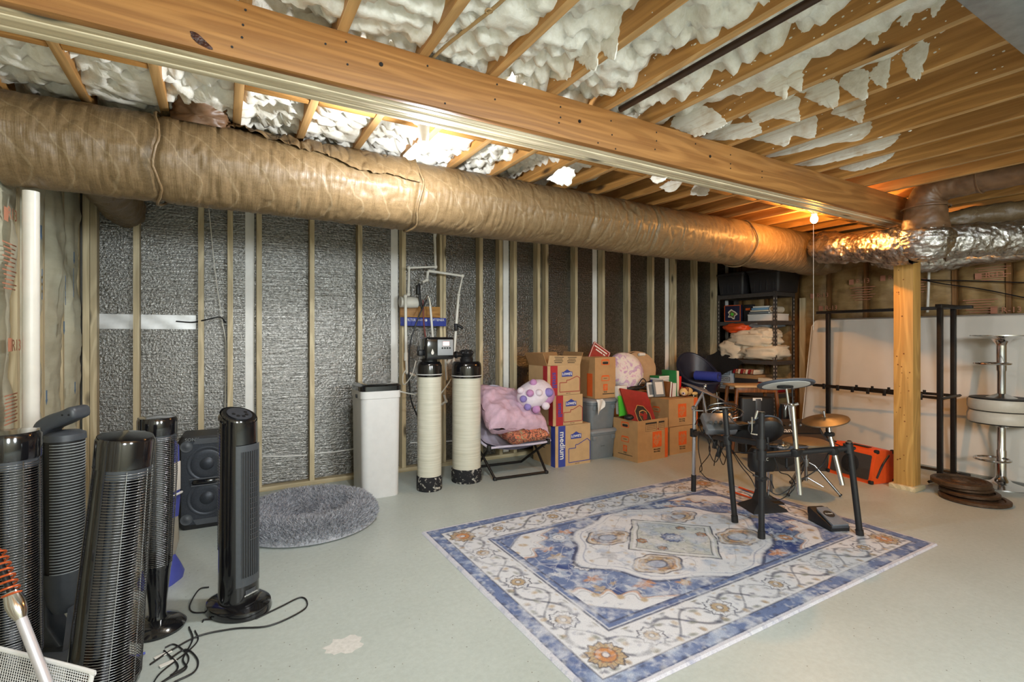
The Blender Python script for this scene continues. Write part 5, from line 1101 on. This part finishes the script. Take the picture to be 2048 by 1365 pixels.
    # borders
    put((e < .375)*1., BL); put(ln(e-.37, .006), DK, .8); put(ln(e-.335, .005), WH, .8); put(np.clip(nz*.8+nf*.3, 0, 1)*(e < .375), NV, .7)
    b = (e < .325)*1.; put(b, WH); put(ln(e-.325, .006), DK, .8)
    alx = (hy-np.abs(t) < hx-np.abs(s)); p = np.where(alx, s, t); q = (e-.205)/.12
    put(ln(q-.62*np.sin(p*2*PI/.44), .10)*(e < .315)*(e > .10), DK, .75); put(ln(q+.62*np.sin(p*2*PI/.44+.7), .07)*(e < .315)*(e > .10), DK, .6)
    put(np.clip(np.sin(p*2*PI/.11+3*q)*np.cos(q*5)*3-1.9, 0, 1)*(e < .31)*(e > .105), DK, .65); put(np.clip(np.sin(p*2*PI/.147+1)*np.sin(q*4+1)*3-2.1, 0, 1)*(e < .31)*(e > .105), TN, .9)
    put(np.clip(np.cos(p*2*PI/.22+2*q)*np.cos(q*6+1)*3-2, 0, 1)*(e < .31)*(e > .105), C_(120, 122, 112), .8)
    for i in range(-2, 3):
        for sg in (-1, 1): flower(i*.44+.11*sg*0, sg*(hy-.205), .066 if i % 2 else .056, WH, TN, 9)
    for i in (-1, 0, 1):
        for sg in (-1, 1): flower(sg*(hx-.205), i*.40, .062, WH, TN, 9)
    for a in (-1, 1):
        for c in (-1, 1): flower(a*(hx-.205), c*(hy-.205), .075, TN, OR, 10)
    put((e < .098)*1., BL); put(ln(e-.098, .005), DK, .8); put(np.clip(nz+nf*.5, 0, 1)*(e < .098), PB, .9); put(np.clip(np.sin(p*52)*np.sin((e-.06)*60)*3-1.6, 0, 1)*(e < .09)*(e > .025), DK, .5); put(ln(e-.03, .003), DK, .6)
    put((e < .026)*1., C_(196, 196, 206)); put(np.clip(nf-.1, 0, 1)*(e < .026), BL, .4)
    # worn, distressed pile
    put(np.clip(fbm(7, 91)*.7+nf*.45-.05, 0, .75), WH, .8); put(np.clip(fbm(40, 95, 2)-.35, 0, .6), WH, .7); put(np.clip(-fbm(44, 98, 2)-.5, 0, .5), NV, .5)
    z = .009+.0006*nf; z[e < .004] = .001
    A = np.stack([s, t, z], -1)
    o = npgrid('area_rug', A, None, None, ang=None); me = o.data
    ca = me.color_attributes.new('pile', 'FLOAT_COLOR', 'POINT')
    ca.data.foreach_set('color', np.concatenate([col, np.ones((nu, nv, 1))], -1).reshape(-1).astype(np.float32))
    n = NT('rug_pile'); at = n.n('ShaderNodeAttribute'); at.attribute_name = 'pile'
    f = n.noise(n.map(), 210, 3, .7); n.col(n.mix(.35, at.outputs['Color'], n.ramp(f, (.3, .25), (.7, .9)), 'OVERLAY')); n.set(.95, 0, .1); n.bump(f, .25, .004)
    me.materials.append(n.m); o.location = (2.465, 2.225, 0); return o
tag(rug(), 'blue and white distressed oriental patterned rug under the drum kit', 'rug')
# ------------------------------------------------------------------ electronic drum kit
dk_ = thing('drum_kit', 'black electronic drum rack with rubber pads and hanging cables on the rug', 'drum kit', (3.2, 2.2, 0))
def dt(name, pts, r, m, n=14, parent=None): return B().tube(pts, r, n).obj(name, m, parent or dk_, w=True)
ZR = .0105
def foot(u, v): p = FL(u, v, ZR); return p
Af, Bf, Cf, Df = foot(1387, 983), foot(1470, 1045), foot(1523, 1077), foot(1720, 1071)
At, Bt, Ct, Dt = P(1389, 817, d=4.07), P(1450, 819, d=3.45), P(1523, 826, d=3.16), P(1698, 886, d=3.22)
for f, tp, r, m in ((Af, At, .0165, m_chrome), (Bf, Bt, .0185, m_mblack), (Cf, Ct, .0185, m_mblack), (Df, Dt, .0185, m_mblack)):
    lg = dt('leg', [f+(tp-f)*.02, tp], r, m); dt('rubber_foot', [f, f+(tp-f)*.06 if m is not m_chrome else f+(tp-f)*.2], r*1.22, m_mblack, parent=lg)
    dt('end_cap', [tp-(tp-f)*.005, tp+(tp-f)*.008], r*1.06, m_black, parent=lg)
a1, b1, b2, c1, c2, d1_ = P(1387, 866, d=4.08), P(1455, 880, d=3.44), P(1458, 877, d=3.43), P(1522, 888, d=3.165), P(1523, 911, d=3.165), P(1697, 897, d=3.22)
for p, q in ((a1, b1), (b2, c1), (c2, d1_)): dt('cross_tube', [p, q], .0185, m_mblack)
for p, ax in ((a1, At-Af), (b1, Bt-Bf), (c1, Ct-Cf), (c2, Ct-Cf), (d1_, Dt-Df)):
    ax = ax.normalized(); dt('clamp', [p-ax*.03, p+ax*.03], .028, m_mblack); q = p+V((RX, RY, 0))*.035; B().cyl(p, q, .009, None, 10).ball(q, .012, 8, 6).obj('wing_bolt', m_black, dk_, w=True)
def disc(c, n_, r, prof, m, name, parent=None, seg=40):
    n_ = V(n_).normalized(); x = n_.cross(V((0, 1, .1))).normalized(); y = n_.cross(x); mt = M((x, y, n_)).transposed().to_4x4(); mt.translation = V(c)
    return B().lathe([(a*r, z) for a, z in prof], n=seg, mt=mt).obj(name, m, parent or dk_, w=True), mt
cy = [(0, .010), (.12, .012), (.2, .004), (.6, 0), (.98, -.012), (1, -.016), (.98, -.02), (.6, -.006), (.2, -.004), (0, -.004)]
FW, RW, UP = V((FX, FY, 0)), V((RX, RY, 0)), V((0, 0, 1))
# left cymbal on its A shaped stand
c = P(1407, 780, d=4.0); n_ = UP*.92+RW*.40-FW*.06
o, mt = disc(c, n_, .178, cy, m_grey_rub, 'cymbal_pad'); B().cyl(mt @ V((0, 0, .0)), mt @ V((0, 0, .045)), .008, None, 10).ball(mt @ V((0, 0, .03)), .014, 10, 8).obj('wing_nut', m_chrome, o, w=True)
dt('boom_tube', [At, c-UP*.02], .011, m_chrome); dt('boom_tube', [P(1415, 842, d=4.0), P(1406, 788, d=3.98)], .008, m_chrome); dt('boom_tube', [P(1388, 822, d=4.05), P(1407, 822, d=4.02)], .006, m_chrome)
B().box(At, (.04, .04, .04), None, .01).obj('boom_clamp', m_chrome, dk_, w=True)
# middle cymbal, tilted so that its pale underside shows
c = P(1571, 768, d=3.25); n_ = UP*.955+FW*.285+RW*.0
o, mt = disc(c, n_, .168, [(0, .012), (.12, .012), (.2, .008), (.95, .006), (1, .002), (1.01, -.006), (.97, -.012), (.84, -.010), (0, -.008)], m_grey_rub, 'cymbal_pad')
disc(mt @ V((0, 0, -.0115)), n_, .14, [(0, -.001), (1, -.001), (1, .002), (0, .002)], m_paper, 'pale_underside', o); B().box(mt @ V((.01, 0, -.022)), (.11, .05, .018), None, .006).obj('sensor_box', m_mblack, o, w=True)
dt('boom_tube', [P(1572, 772, d=3.24), P(1582, 842, d=3.24)], .0075, m_chrome); dt('boom_tube', [P(1585, 812, d=3.21), P(1600, 990, d=3.14)], .0155, m_chrome); dt('boom_tube', [P(1584, 775, d=3.26), P(1586, 815, d=3.22)], .004, m_mblack)
B().box(P(1584, 811, d=3.22), (.05, .04, .025), None, .008).cyl(P(1584, 811, d=3.22), P(1597, 808, d=3.2), .009).obj('boom_clamp', m_chrome, dk_, w=True); B().box(P(1593, 906, d=3.17), (.07, .05, .05), None, .012).obj('tube_clamp', m_mblack, dk_, w=True)
# right bronze toned cymbal
c = P(1650, 837, d=3.28); n_ = UP*.97-FW*.07-RW*.215
o, mt = disc(c, n_, .138, cy, m_bronze, 'cymbal_pad'); B().cyl(mt @ V((0, 0, 0)), mt @ V((0, 0, .05)), .007, None, 10).obj('wing_nut', m_chrome, o, w=True)
dt('boom_tube', [P(1656, 842, d=3.27), P(1660, 872, d=3.25)], .0085, m_chrome); dt('boom_tube', [P(1660, 872, d=3.25), P(1685, 971, d=3.17)], .0145, m_chrome)
B().box(P(1659, 869, d=3.25), (.05, .05, .028), None, .01).obj('boom_clamp', m_mblack, dk_, w=True); B().box(P(1667, 903, d=3.21), (.06, .05, .05), None, .012).obj('tube_clamp', m_mblack, dk_, w=True)
# drum pads and sound module
pd = [(0, .02), (.9, .02), (.97, .026), (1, .02), (1, -.03), (.8, -.05), (.3, -.06), (0, -.06)]
for (u, v, d, nn, r, lb) in ((1532, 858, 3.42, UP*.55+FW*.75+RW*.1, .105, 0), (1572, 898, 3.45, UP*.97+FW*.15, .13, 0), (1488, 866, 3.66, UP*.7+FW*.7, .09, 0)):
    c = P(u, v, d=d); o, mt = disc(c, nn, r, pd, m_mblack, 'drum_pad'); disc(mt @ V((0, 0, .021)), nn, r*.88, [(0, .001), (1, .001), (1, 0), (0, 0)], m_char, 'pad_head', o)
    B().tube([mt @ V((r*1.0*math.cos(a), r*1.0*math.sin(a), .018)) for a in [2*PI*i/36 for i in range(36)]], .006, 6, True).obj('rim', m_grey_rub, o, w=True)
    dt('pad_arm', [c-V(nn)*.03, c-V(nn)*.05-UP*.08, c-UP*.13-FW*.03], .009, m_mblack)
B().box(P(1503, 845, d=3.3), (.045, .03, .018), None, .005).tube([P(1504, 835, d=3.28), P(1504, 862, d=3.28), P(1502, 868, d=3.28), P(1515, 870, d=3.26)], .006, 8).tube([P(1510, 838, d=3.29), P(1515, 822, d=3.29)], .009, 10).obj('chrome_bracket', m_chrome, dk_, w=True)
B().box(P(1567, 893, d=3.3), (.08, .05, .03), None, .01).tube([P(1567, 893, d=3.3), P(1567, 884, d=3.3)], .007, 8).obj('pad_lug', m_chrome, dk_, w=True)
mo = B().box(P(1437, 848, d=3.62), (.22, .16, .06), Rz(-.5) @ Rx(.75), .012).obj('sound_module', plain('module_silver', (120, 124, 128), .35, .5, .1, 30), dk_, w=True)
for i in range(3): B().cyl(P(1422+10*i, 846, d=3.60), P(1422+10*i, 845, d=3.53), .011, None, 12).obj('dial', m_mblack, mo, w=True)
B().box(P(1470, 852, d=3.6), (.18, .10, .05), Rz(-.4), .012).obj('trigger_box', m_mblack, dk_, w=True)
rr = random.Random(21)
def hang(pts, d, r=.0035, m=m_mblack): B().curve([P(u, v, d=d+.06*rr.uniform(-1, 1)) for u, v in pts], r, 6, 7).obj('cable', m, dk_, w=True)
for k in range(7):
    cx, cy_, w_ = 1445+rr.uniform(-10, 10), 815+rr.uniform(0, 16), rr.uniform(16, 34)
    B().tube(smooth([P(cx+w_*math.cos(a), cy_+.35*w_*math.sin(a), d=3.66+.05*math.sin(a)) for a in [2*PI*i/10*(1+.02*k) for i in range(12)]], 4), .0035, 6).obj('coiled_cable', m_mblack if k % 3 else m_chrome, dk_, w=True)
for pts, d in (([(1398, 862), (1397, 900), (1404, 938), (1399, 945)], 3.9), ([(1412, 868), (1420, 905), (1400, 935), (1406, 950), (1420, 962)], 3.85), ([(1424, 872), (1418, 900), (1430, 925), (1442, 905), (1450, 880)], 3.7), ([(1405, 855), (1430, 890), (1446, 930), (1455, 900), (1462, 872)], 3.6),
    ([(1460, 895), (1480, 930), (1500, 955), (1512, 978)], 3.45), ([(1464, 900), (1490, 935), (1508, 950)], 3.42), ([(1466, 905), (1485, 906), (1510, 906)], 3.4), ([(1432, 820), (1418, 850), (1440, 885), (1432, 910), (1428, 932)], 3.65), ([(1395, 845), (1410, 875), (1428, 880), (1450, 915)], 3.75), ([(1455, 830), (1475, 850), (1500, 850), (1520, 868)], 3.45),
    ([(1652, 845), (1640, 858), (1655, 880), (1680, 892)], 3.25), ([(1658, 905), (1640, 935), (1600, 962), (1560, 990), (1535, 980)], 3.2), ([(1545, 905), (1552, 925), (1560, 945), (1578, 952), (1590, 975), (1560, 1000), (1530, 996)], 3.3), ([(1600, 905), (1608, 930), (1598, 960)], 3.25), ([(1523, 950), (1540, 960), (1548, 978)], 3.2), ([(1390, 850), (1400, 835), (1412, 850), (1422, 835), (1436, 852)], 3.85)): hang(pts, d)
for u, v, d in ((1438, 905, 3.62), (1446, 885, 3.58), (1430, 888, 3.7), (1410, 862, 3.85)): B().box(P(u, v, d=d), (.03, .022, .075), Ry(.3), .006).obj('cable_plug', m_mblack, dk_, w=True)
for u, v in ((1523, 958),): B().box(P(u, v, d=3.16), (.05, .05, .028), None, .008).cyl(P(1506, 951, d=3.16), P(1535, 958, d=3.16), .006).obj('memory_clamp', m_mblack, dk_, w=True)
# kick tower
kp = foot(1524, 1018); kt = thing('kick_pad', 'black kick drum tower with pad standing behind the middle rack leg', 'kick pad', kp, -.35)
loft(B(), [([(-.14, -.10), (.14, -.10), (.12, .12), (-.12, .12)], 0), ([(-.13, -.09), (.13, -.09), (.11, .11), (-.11, .11)], .018), ([(-.05, -.03), (.05, -.03), (.05, .05), (-.05, .05)], .06), ([(-.028, -.01), (.028, -.01), (.028, .04), (-.028, .04)], .13), ([(-.028, -.01), (.028, -.01), (.028, .04), (-.028, .04)], .36)]).obj('base', m_mblack, kt)
loft(B(), [(rrect(.17, .08, .03), .28), (rrect(.20, .10, .035), .31), (rrect(.20, .10, .035), .42), (rrect(.15, .08, .03), .45)]).obj('pad_housing', m_mblack, kt)
text('enc', .05, fm((-.02, -.0515, .38), (1, 0, 0), (0, 0, 1)), m_winkk, kt)
pe = thing('kick_pedal', 'chromed kick pedal with upright posts behind the kick tower', 'pedal', foot(1552, 1008), -.5)
B().bx(-.05, .05, -.03, .22, 0, .012, .003).obj('footboard', m_steelblk, pe)
for x in (-.05, .05): B().cyl((x, .2, 0), (x, .2, .22), .011, None, 12).obj('post', m_chrome, pe)
B().cyl((-.06, .2, .21), (.06, .2, .21), .009, None, 10).obj('axle', m_chrome, pe); B().cyl((0, .2, .21), (0, .10, .34), .006).ball((0, .10, .34), .02, 12, 8).obj('beater', m_mblack, pe); B().cyl((.07, .19, .03), (.07, .19, .17), .010, None, 10).obj('spring', m_wire, pe)
hp = thing('hihat_pedal', 'black and grey hi-hat control pedal alone on the rug', 'pedal', foot(1658, 1052), -.42)
B().prism([(-.10, -.02), (-.10, .01), (.10, .07), (.115, .045), (.115, -.02)], .13, fm((.065, 0, .02), (0, 1, 0), (0, 0, 1)) @ M.Translation((0, 0, -.13))).obj('body', m_mblack, hp)
fb_ = B().prism([(-.055, -.10), (.055, -.10), (.045, .06), (.035, .085), (-.035, .085), (-.045, .06)], .012, fm((0, -.005, .064), (1, 0, 0), (0, .955, .295))).obj('footboard', plain('pedal_grey', (120, 130, 142), .4, .2, .08, 40), hp)
B().lathe([(0, 0), (.034, 0), (.034, .003), (0, .003)], mt=fm((0, .0, .078), (1, 0, 0), (0, .955, .295))).obj('emblem', m_ink, fb_); text('Roland', .018, fm((0, 0, .0815), (1, 0, 0), (0, .955, .295)), m_winkk, fb_)
B().bx(-.06, .06, -.105, -.085, .02, .04, .006).obj('heel_bar', m_char, hp); B().bx(-.05, .07, .09, .15, .03, .085, .012).obj('rear_block', m_mblack, hp)
for i, (p0, p1) in enumerate((((1471, 988), (1512, 1002)), ((1478, 977), (1514, 990)))):
    a, b = foot(*p0)+V((0, 0, .008)), foot(*p1)+V((0, 0, .008)); st_ = B().tube([a, a+(b-a)*.2, a+(b-a)*.9, b], [.007, .0075, .005, .006], 10).obj('drumstick', m_oran); tag(st_, ('nearer', 'farther')[i]+' orange drumstick lying on the rug by the kick tower', 'drumstick')
# drum throne
tp = FL(1612, 986); th_ = thing('drum_throne', 'drum throne with round tan seat and chrome tripod behind the drum kit', 'stool', tp)
B().lathe([(0, .36), (.17, .36), (.178, .38), (.172, .42), (.14, .435), (0, .44)], n=40).obj('seat', m_tan, th_); B().cyl((0, 0, .10), (0, 0, .36), .014, None, 14).obj('post', m_wire, th_)
B().cyl((0, 0, .22), (0, 0, .28), .026, None, 14).obj('collar', m_wire, th_)
for a in (math.radians(-62), math.radians(58), math.radians(178)):
    e = V((.24*math.cos(a), .24*math.sin(a), .012)); lg = B().tube([V((.02*math.cos(a), .02*math.sin(a), .25)), V((.06*math.cos(a), .06*math.sin(a), .23)), e], .0095, 10).obj('leg', m_wire, th_)
    B().tube([e*.97+V((0, 0, .008)), e+V((0, 0, .002))], .014, 10).obj('rubber_foot', m_mblack, lg); B().tube([V((0, 0, .13)), e*.5+V((0, 0, .06))], .006, 8).obj('brace', m_wire, th_)
# ------------------------------------------------------------------ amplifiers
q = FL(1600, 940); am = thing('keyboard_amp', 'dark brown black keyboard amplifier with white lettering behind the drum throne', 'amplifier', (q.x+.02, q.y+.12, 0), math.radians(-30))
m_amp = plain('brown_black_tolex', (52, 42, 36), .6, 0, .2, 90)
B().prism([(-.17, 0), (.17, 0), (.17, .44), (.02, .44), (-.12, .33), (-.17, .30)], .56, fm((.28, 0, 0), (0, 1, 0), (0, 0, 1)) @ M.Translation((0, 0, -.56))).obj('cabinet', m_amp, am)
B().bx(-.25, .25, -.178, -.170, .03, .28, .004).obj('grille', m_grillc, am); mm = fm((0, -.055, .392), (1, 0, 0), (0, .786, .617))
B().prism(rect(.52, .14), .004, mm).obj('control_panel', m_mblack, am); text('Roland', .078, mm @ M.Translation((-.09, -.038, .005)), m_winkk, am)
for i in range(9): B().lathe([(.010, 0), (.009, .014), (0, .014)], n=12, mt=mm @ M.Translation((-.22+.052*i, .025, .004))).obj('knob', m_mblack if i % 2 else m_greyp, am)
for s_ in (-1, 1): B().bx(.27*s_-.015, .27*s_+.015, -.02, .03, .40, .46, .008).obj('corner_guard', m_mblack, am)
B().lathe([(.11, 0), (.09, .004), (.04, 0), (0, .002)], o=(-.12, -.179, .16), mt=Rx(PI/2).to_4x4()).obj('speaker_cone', m_mblack, am)
q = (FL(1658, 945)+FL(1738, 969))/2; oa = thing('guitar_amp', 'small bright orange guitar amplifier with a black grille by the post', 'amplifier', (q.x, q.y, 0), math.radians(-104))
B().prism([(0, .0), (.27, 0), (.27, .27), (.12, .29), (.06, .275)], .43, fm((.215, 0, 0), (0, 1, 0), (0, 0, 1)) @ M.Translation((0, 0, -.43))).obj('cabinet', m_oran, oa)
mm = fm((0, .027, .135), (1, 0, 0), (0, .213, .977)); B().prism(rrect(.37, .215, .012, 3), .006, mm).obj('grille', m_grillc, oa)
B().lathe([(.085, 0), (.075, .003), (.03, 0), (0, .001)], mt=mm @ M.Translation((0, 0, .0065))).obj('speaker_cone', m_mblack, oa)
B().prism(rect(.16, .045), .004, fm((.03, .12, .291), (1, 0, 0), (0, 1, -.05))).obj('control_panel', m_mblack, oa)
for x in (-.205, .205):
    for y, z in ((.01, .015), (.075, .275), (.26, .265), (.26, .015)): B().box((x, y, z), (.035, .035, .035), None, .01).obj('corner_guard', m_mblack, oa)
B().curve([(.217, .06, .05), (.222, .12, .16), (.217, .2, .24)], .009).obj('side_strap', m_mblack, oa)
tag(B().curve([FL(1745, 925, .03), FL(1768, 915, .06), FL(1775, 925, .02), FL(1772, 940, .01), FL(1778, 952, .008)], .006).curve([FL(1760, 905, .10), FL(1772, 912, .04), FL(1776, 930, .02)], .005).obj('amp_cable', m_mblack), 'black cable coiled between the orange amplifier and the post', 'cable')
# small wooden table with a dark case hung below
q = P(1502, 768, d=5.6); tb = thing('side_table', 'small wooden side table with splayed legs in front of the shelving', 'table', (q.x, q.y, 0), math.radians(-30))
B().bx(-.25, .25, -.16, .16, .72, .742, .004).obj('tabletop', m_card2, tb); B().bx(-.22, .22, -.14, -.12, .665, .72, .003).obj('apron', m_brown, tb)
for sx_ in (-1, 1):
    for sy_ in (-1, 1): B().tube([V((.21*sx_, .12*sy_, .72)), V((.275*sx_, .15*sy_, 0))], [.021, .015], 10).obj('leg', m_brown, tb)
cs_ = thing('instrument_case', 'dark soft instrument case standing upright beneath the small wooden table', 'case', (q.x-.06, q.y-.10, 0), math.radians(-30)); B().bx(-.185, .185, -.05, .05, 0, .62, .03, 3).obj('case_body', m_mblack, cs_); B().bx(-.03, .03, -.056, -.048, .38, .6, .003).obj('strap', m_char, cs_); B().bx(-.06, .04, -.054, -.049, .58, .61, .002).obj('label_patch', m_paper, cs_)
q = P(1574, 838, d=5.32); hc = thing('headphone_case', 'black rounded case standing behind the keyboard amplifier', 'case', (q.x, q.y, 0), math.radians(-30)); loft(B(), [(rrect(.15, .12, .04), 0), (rrect(.15, .12, .04), .5), (rrect(.12, .10, .04), .56)]).obj('case_body', m_black, hc); B().lathe([(.02, 0), (.016, .004), (0, .004)], o=(.01, -.061, .48), mt=Rx(PI/2).to_4x4()).obj('badge', m_orange, hc)
# ------------------------------------------------------------------ mattress, rack, stools, plates on the right
mt_ = thing('mattress', 'large white mattress leaning on its side against the right wall', 'mattress', (5.93, 2.38, 0)); mt_.rotation_euler = (0, .178, 0)
loft(B(), [(rrect(.10, 1.98, .03, cx=.09), .002), (rrect(.17, 2.07, .05, cx=.09), .03), (rrect(.18, 2.09, .06, cx=.09), .12), (rrect(.18, 2.09, .06, cx=.09), 1.40), (rrect(.17, 2.06, .05, cx=.09), 1.49), (rrect(.10, 1.96, .03, cx=.09), 1.52)]).obj('ticking', m_mattr, mt_)
for x in (.004, .176): B().tube([V((x, y*1.03, z)) for y, z in [(-.98, .03), (.98, .03), (1.0, .08), (1.0, 1.42), (.96, 1.49), (-.96, 1.49), (-1., 1.42), (-1., .08)]], .006, 6, True).obj('piping', m_mattr, mt_)
rk = thing('metal_rack', 'tall open black metal rack frame standing in front of the mattress', 'rack', (5.67, 2.45, 0))
bar = lambda p, q, n_='rail', s_=.013: B().tube([V(p), V(q)], s_, 4).obj(n_, m_steelblk, rk, w=True)
X0, X1, Y0, Y1, ZT_ = 5.47, 5.87, 1.91, 3.02, 1.53
MX = lambda z: max(0, 0)
for x, y in ((X0, Y0), (5.84, Y0+.03), (5.80, Y1)): B().bx(x-.019, x+.019, y-.019, y+.019, .02, ZT_, .003).obj('upright', m_steelblk, rk, w=True)
B().bx(5.78, 5.82, Y0-.12, Y1+.12, ZT_, ZT_+.03, .003).obj('top_rail', m_steelblk, rk, w=True); B().bx(X0-.02, 5.87, Y0-.02, Y0+.03, ZT_, ZT_+.035, .003).obj('top_rail', m_steelblk, rk, w=True)
bar((X0, Y0-.02, .735), (5.72, Y1+.12, .735)); bar((5.83, Y0, .735), (5.76, Y1+.12, .735)); bar((X0-.02, Y0-.02, .735), (5.9, Y0+.0, .735))
for i in range(7):
    f = .12+.13*i; p = V((X0+.25*f, Y0+(Y1-Y0+.1)*f, .735)); B().box(p+V((-.022, 0, 0)), (.012, .03, .06), None, .004).obj('clip', m_steelblk, rk, w=True)
    if i < 5: p = V((5.82-.05*f, Y0+.1+(Y1-Y0)*f, .735)); B().box(p+V((-.02, 0, .012)), (.012, .025, .045), None, .004).obj('clip', m_steelblk, rk, w=True)
bar((X0, Y0, .02), (5.88, Y0-.02, .02), 'foot_bar'); bar((5.84, Y0, .02), (5.80, Y1, .02), 'foot_bar'); bar((X0-.0, Y0, .02), (5.3, 1.93, .02), 'foot_bar')
for y in (Y0, Y1): B().box((5.83, y-.05, .02), (.06, .08, .035), None, .006).obj('foot_cap', m_mblack, rk, w=True)
def stool(label, loc, flip):
    t = thing('bar_stool', label, 'stool', loc); f = (lambda z: .645-z) if flip else (lambda z: z)
    L_ = lambda prof: [(r, f(z)) for r, z in prof]
    B().lathe(L_([(0, 0), (.205, 0), (.205, .006), (.13, .016), (.07, .035), (.04, .07), (.03, .10), (0, .10)]), n=48).obj('base', m_chrome, t)
    B().lathe(L_([(0, .05), (.034, .05), (.034, .30), (.029, .31), (.029, .50), (0, .50)]), n=24).obj('column', m_chrome, t)
    B().lathe(L_([(.03, .50), (.08, .525), (.10, .535), (0, .54)]), n=32).obj('seat_plate', m_chrome, t)
    B().lathe(L_([(0, .535), (.205, .535), (.212, .545), (0, .546)]), n=48).obj('seat_base', m_mblack, t)
    B().lathe(L_([(0, .545), (.215, .545), (.222, .56), (.222, .615), (.205, .64), (0, .645)]), n=48).obj('seat', plain('ivory_vinyl', (196, 188, 174), .45, 0, .05, 30) if 'ivory_vinyl' not in MATS else MATS['ivory_vinyl'], t)
    cx, cy = V((-.13, .02)), 0
    B().tube([V((-.135+.115*math.cos(a), .02+.115*math.sin(a), f(.24))) for a in [2*PI*i/36 for i in range(36)]], .0085, 8, True).obj('foot_ring', m_chrome, t); B().cyl((0, 0, f(.21)), (0, 0, f(.27)), .031, None, 20).obj('ring_collar', m_chrome, t)
    return t
q = FL(2003, 972); stool('upright chrome bar stool at the right edge carrying another stool', (q.x, q.y, 0), False); stool('upside down bar stool stacked seat to seat on another stool', (q.x, q.y, .646), True)
zz = .001
for i, (u, v, r, h_, lb) in enumerate(((1948, 1001, .215, .03, 'bottom widest rusty weight plate of the floor stack'), (1938, 996, .185, .03, 'second rusty weight plate from the floor in the stack'), (1930, 992, .172, .028, 'third weight plate from the floor below the topmost one'), (1921, 992, .188, .04, 'topmost ribbed weight plate of the stack on the floor'))):
    q = FL(u, v); t = thing('weight_plate', lb, 'weight plate', (q.x, q.y, zz), 0, None)
    B().lathe([(.016, 0), (r*.96, 0), (r, .006), (r, h_-.006), (r*.96, h_), (r*.84, h_), (r*.80, h_*.7), (r*.34, h_*.7), (r*.30, h_), (.016, h_), (.016, 0)], n=48).obj('disc', m_rust, t)
    for k in range(2): B().tube(ring((0, 0, h_*.72), r*(.5+.14*k), 40), .003, 5, True).obj('raised_ring', m_rust, t)
    zz += h_+.001
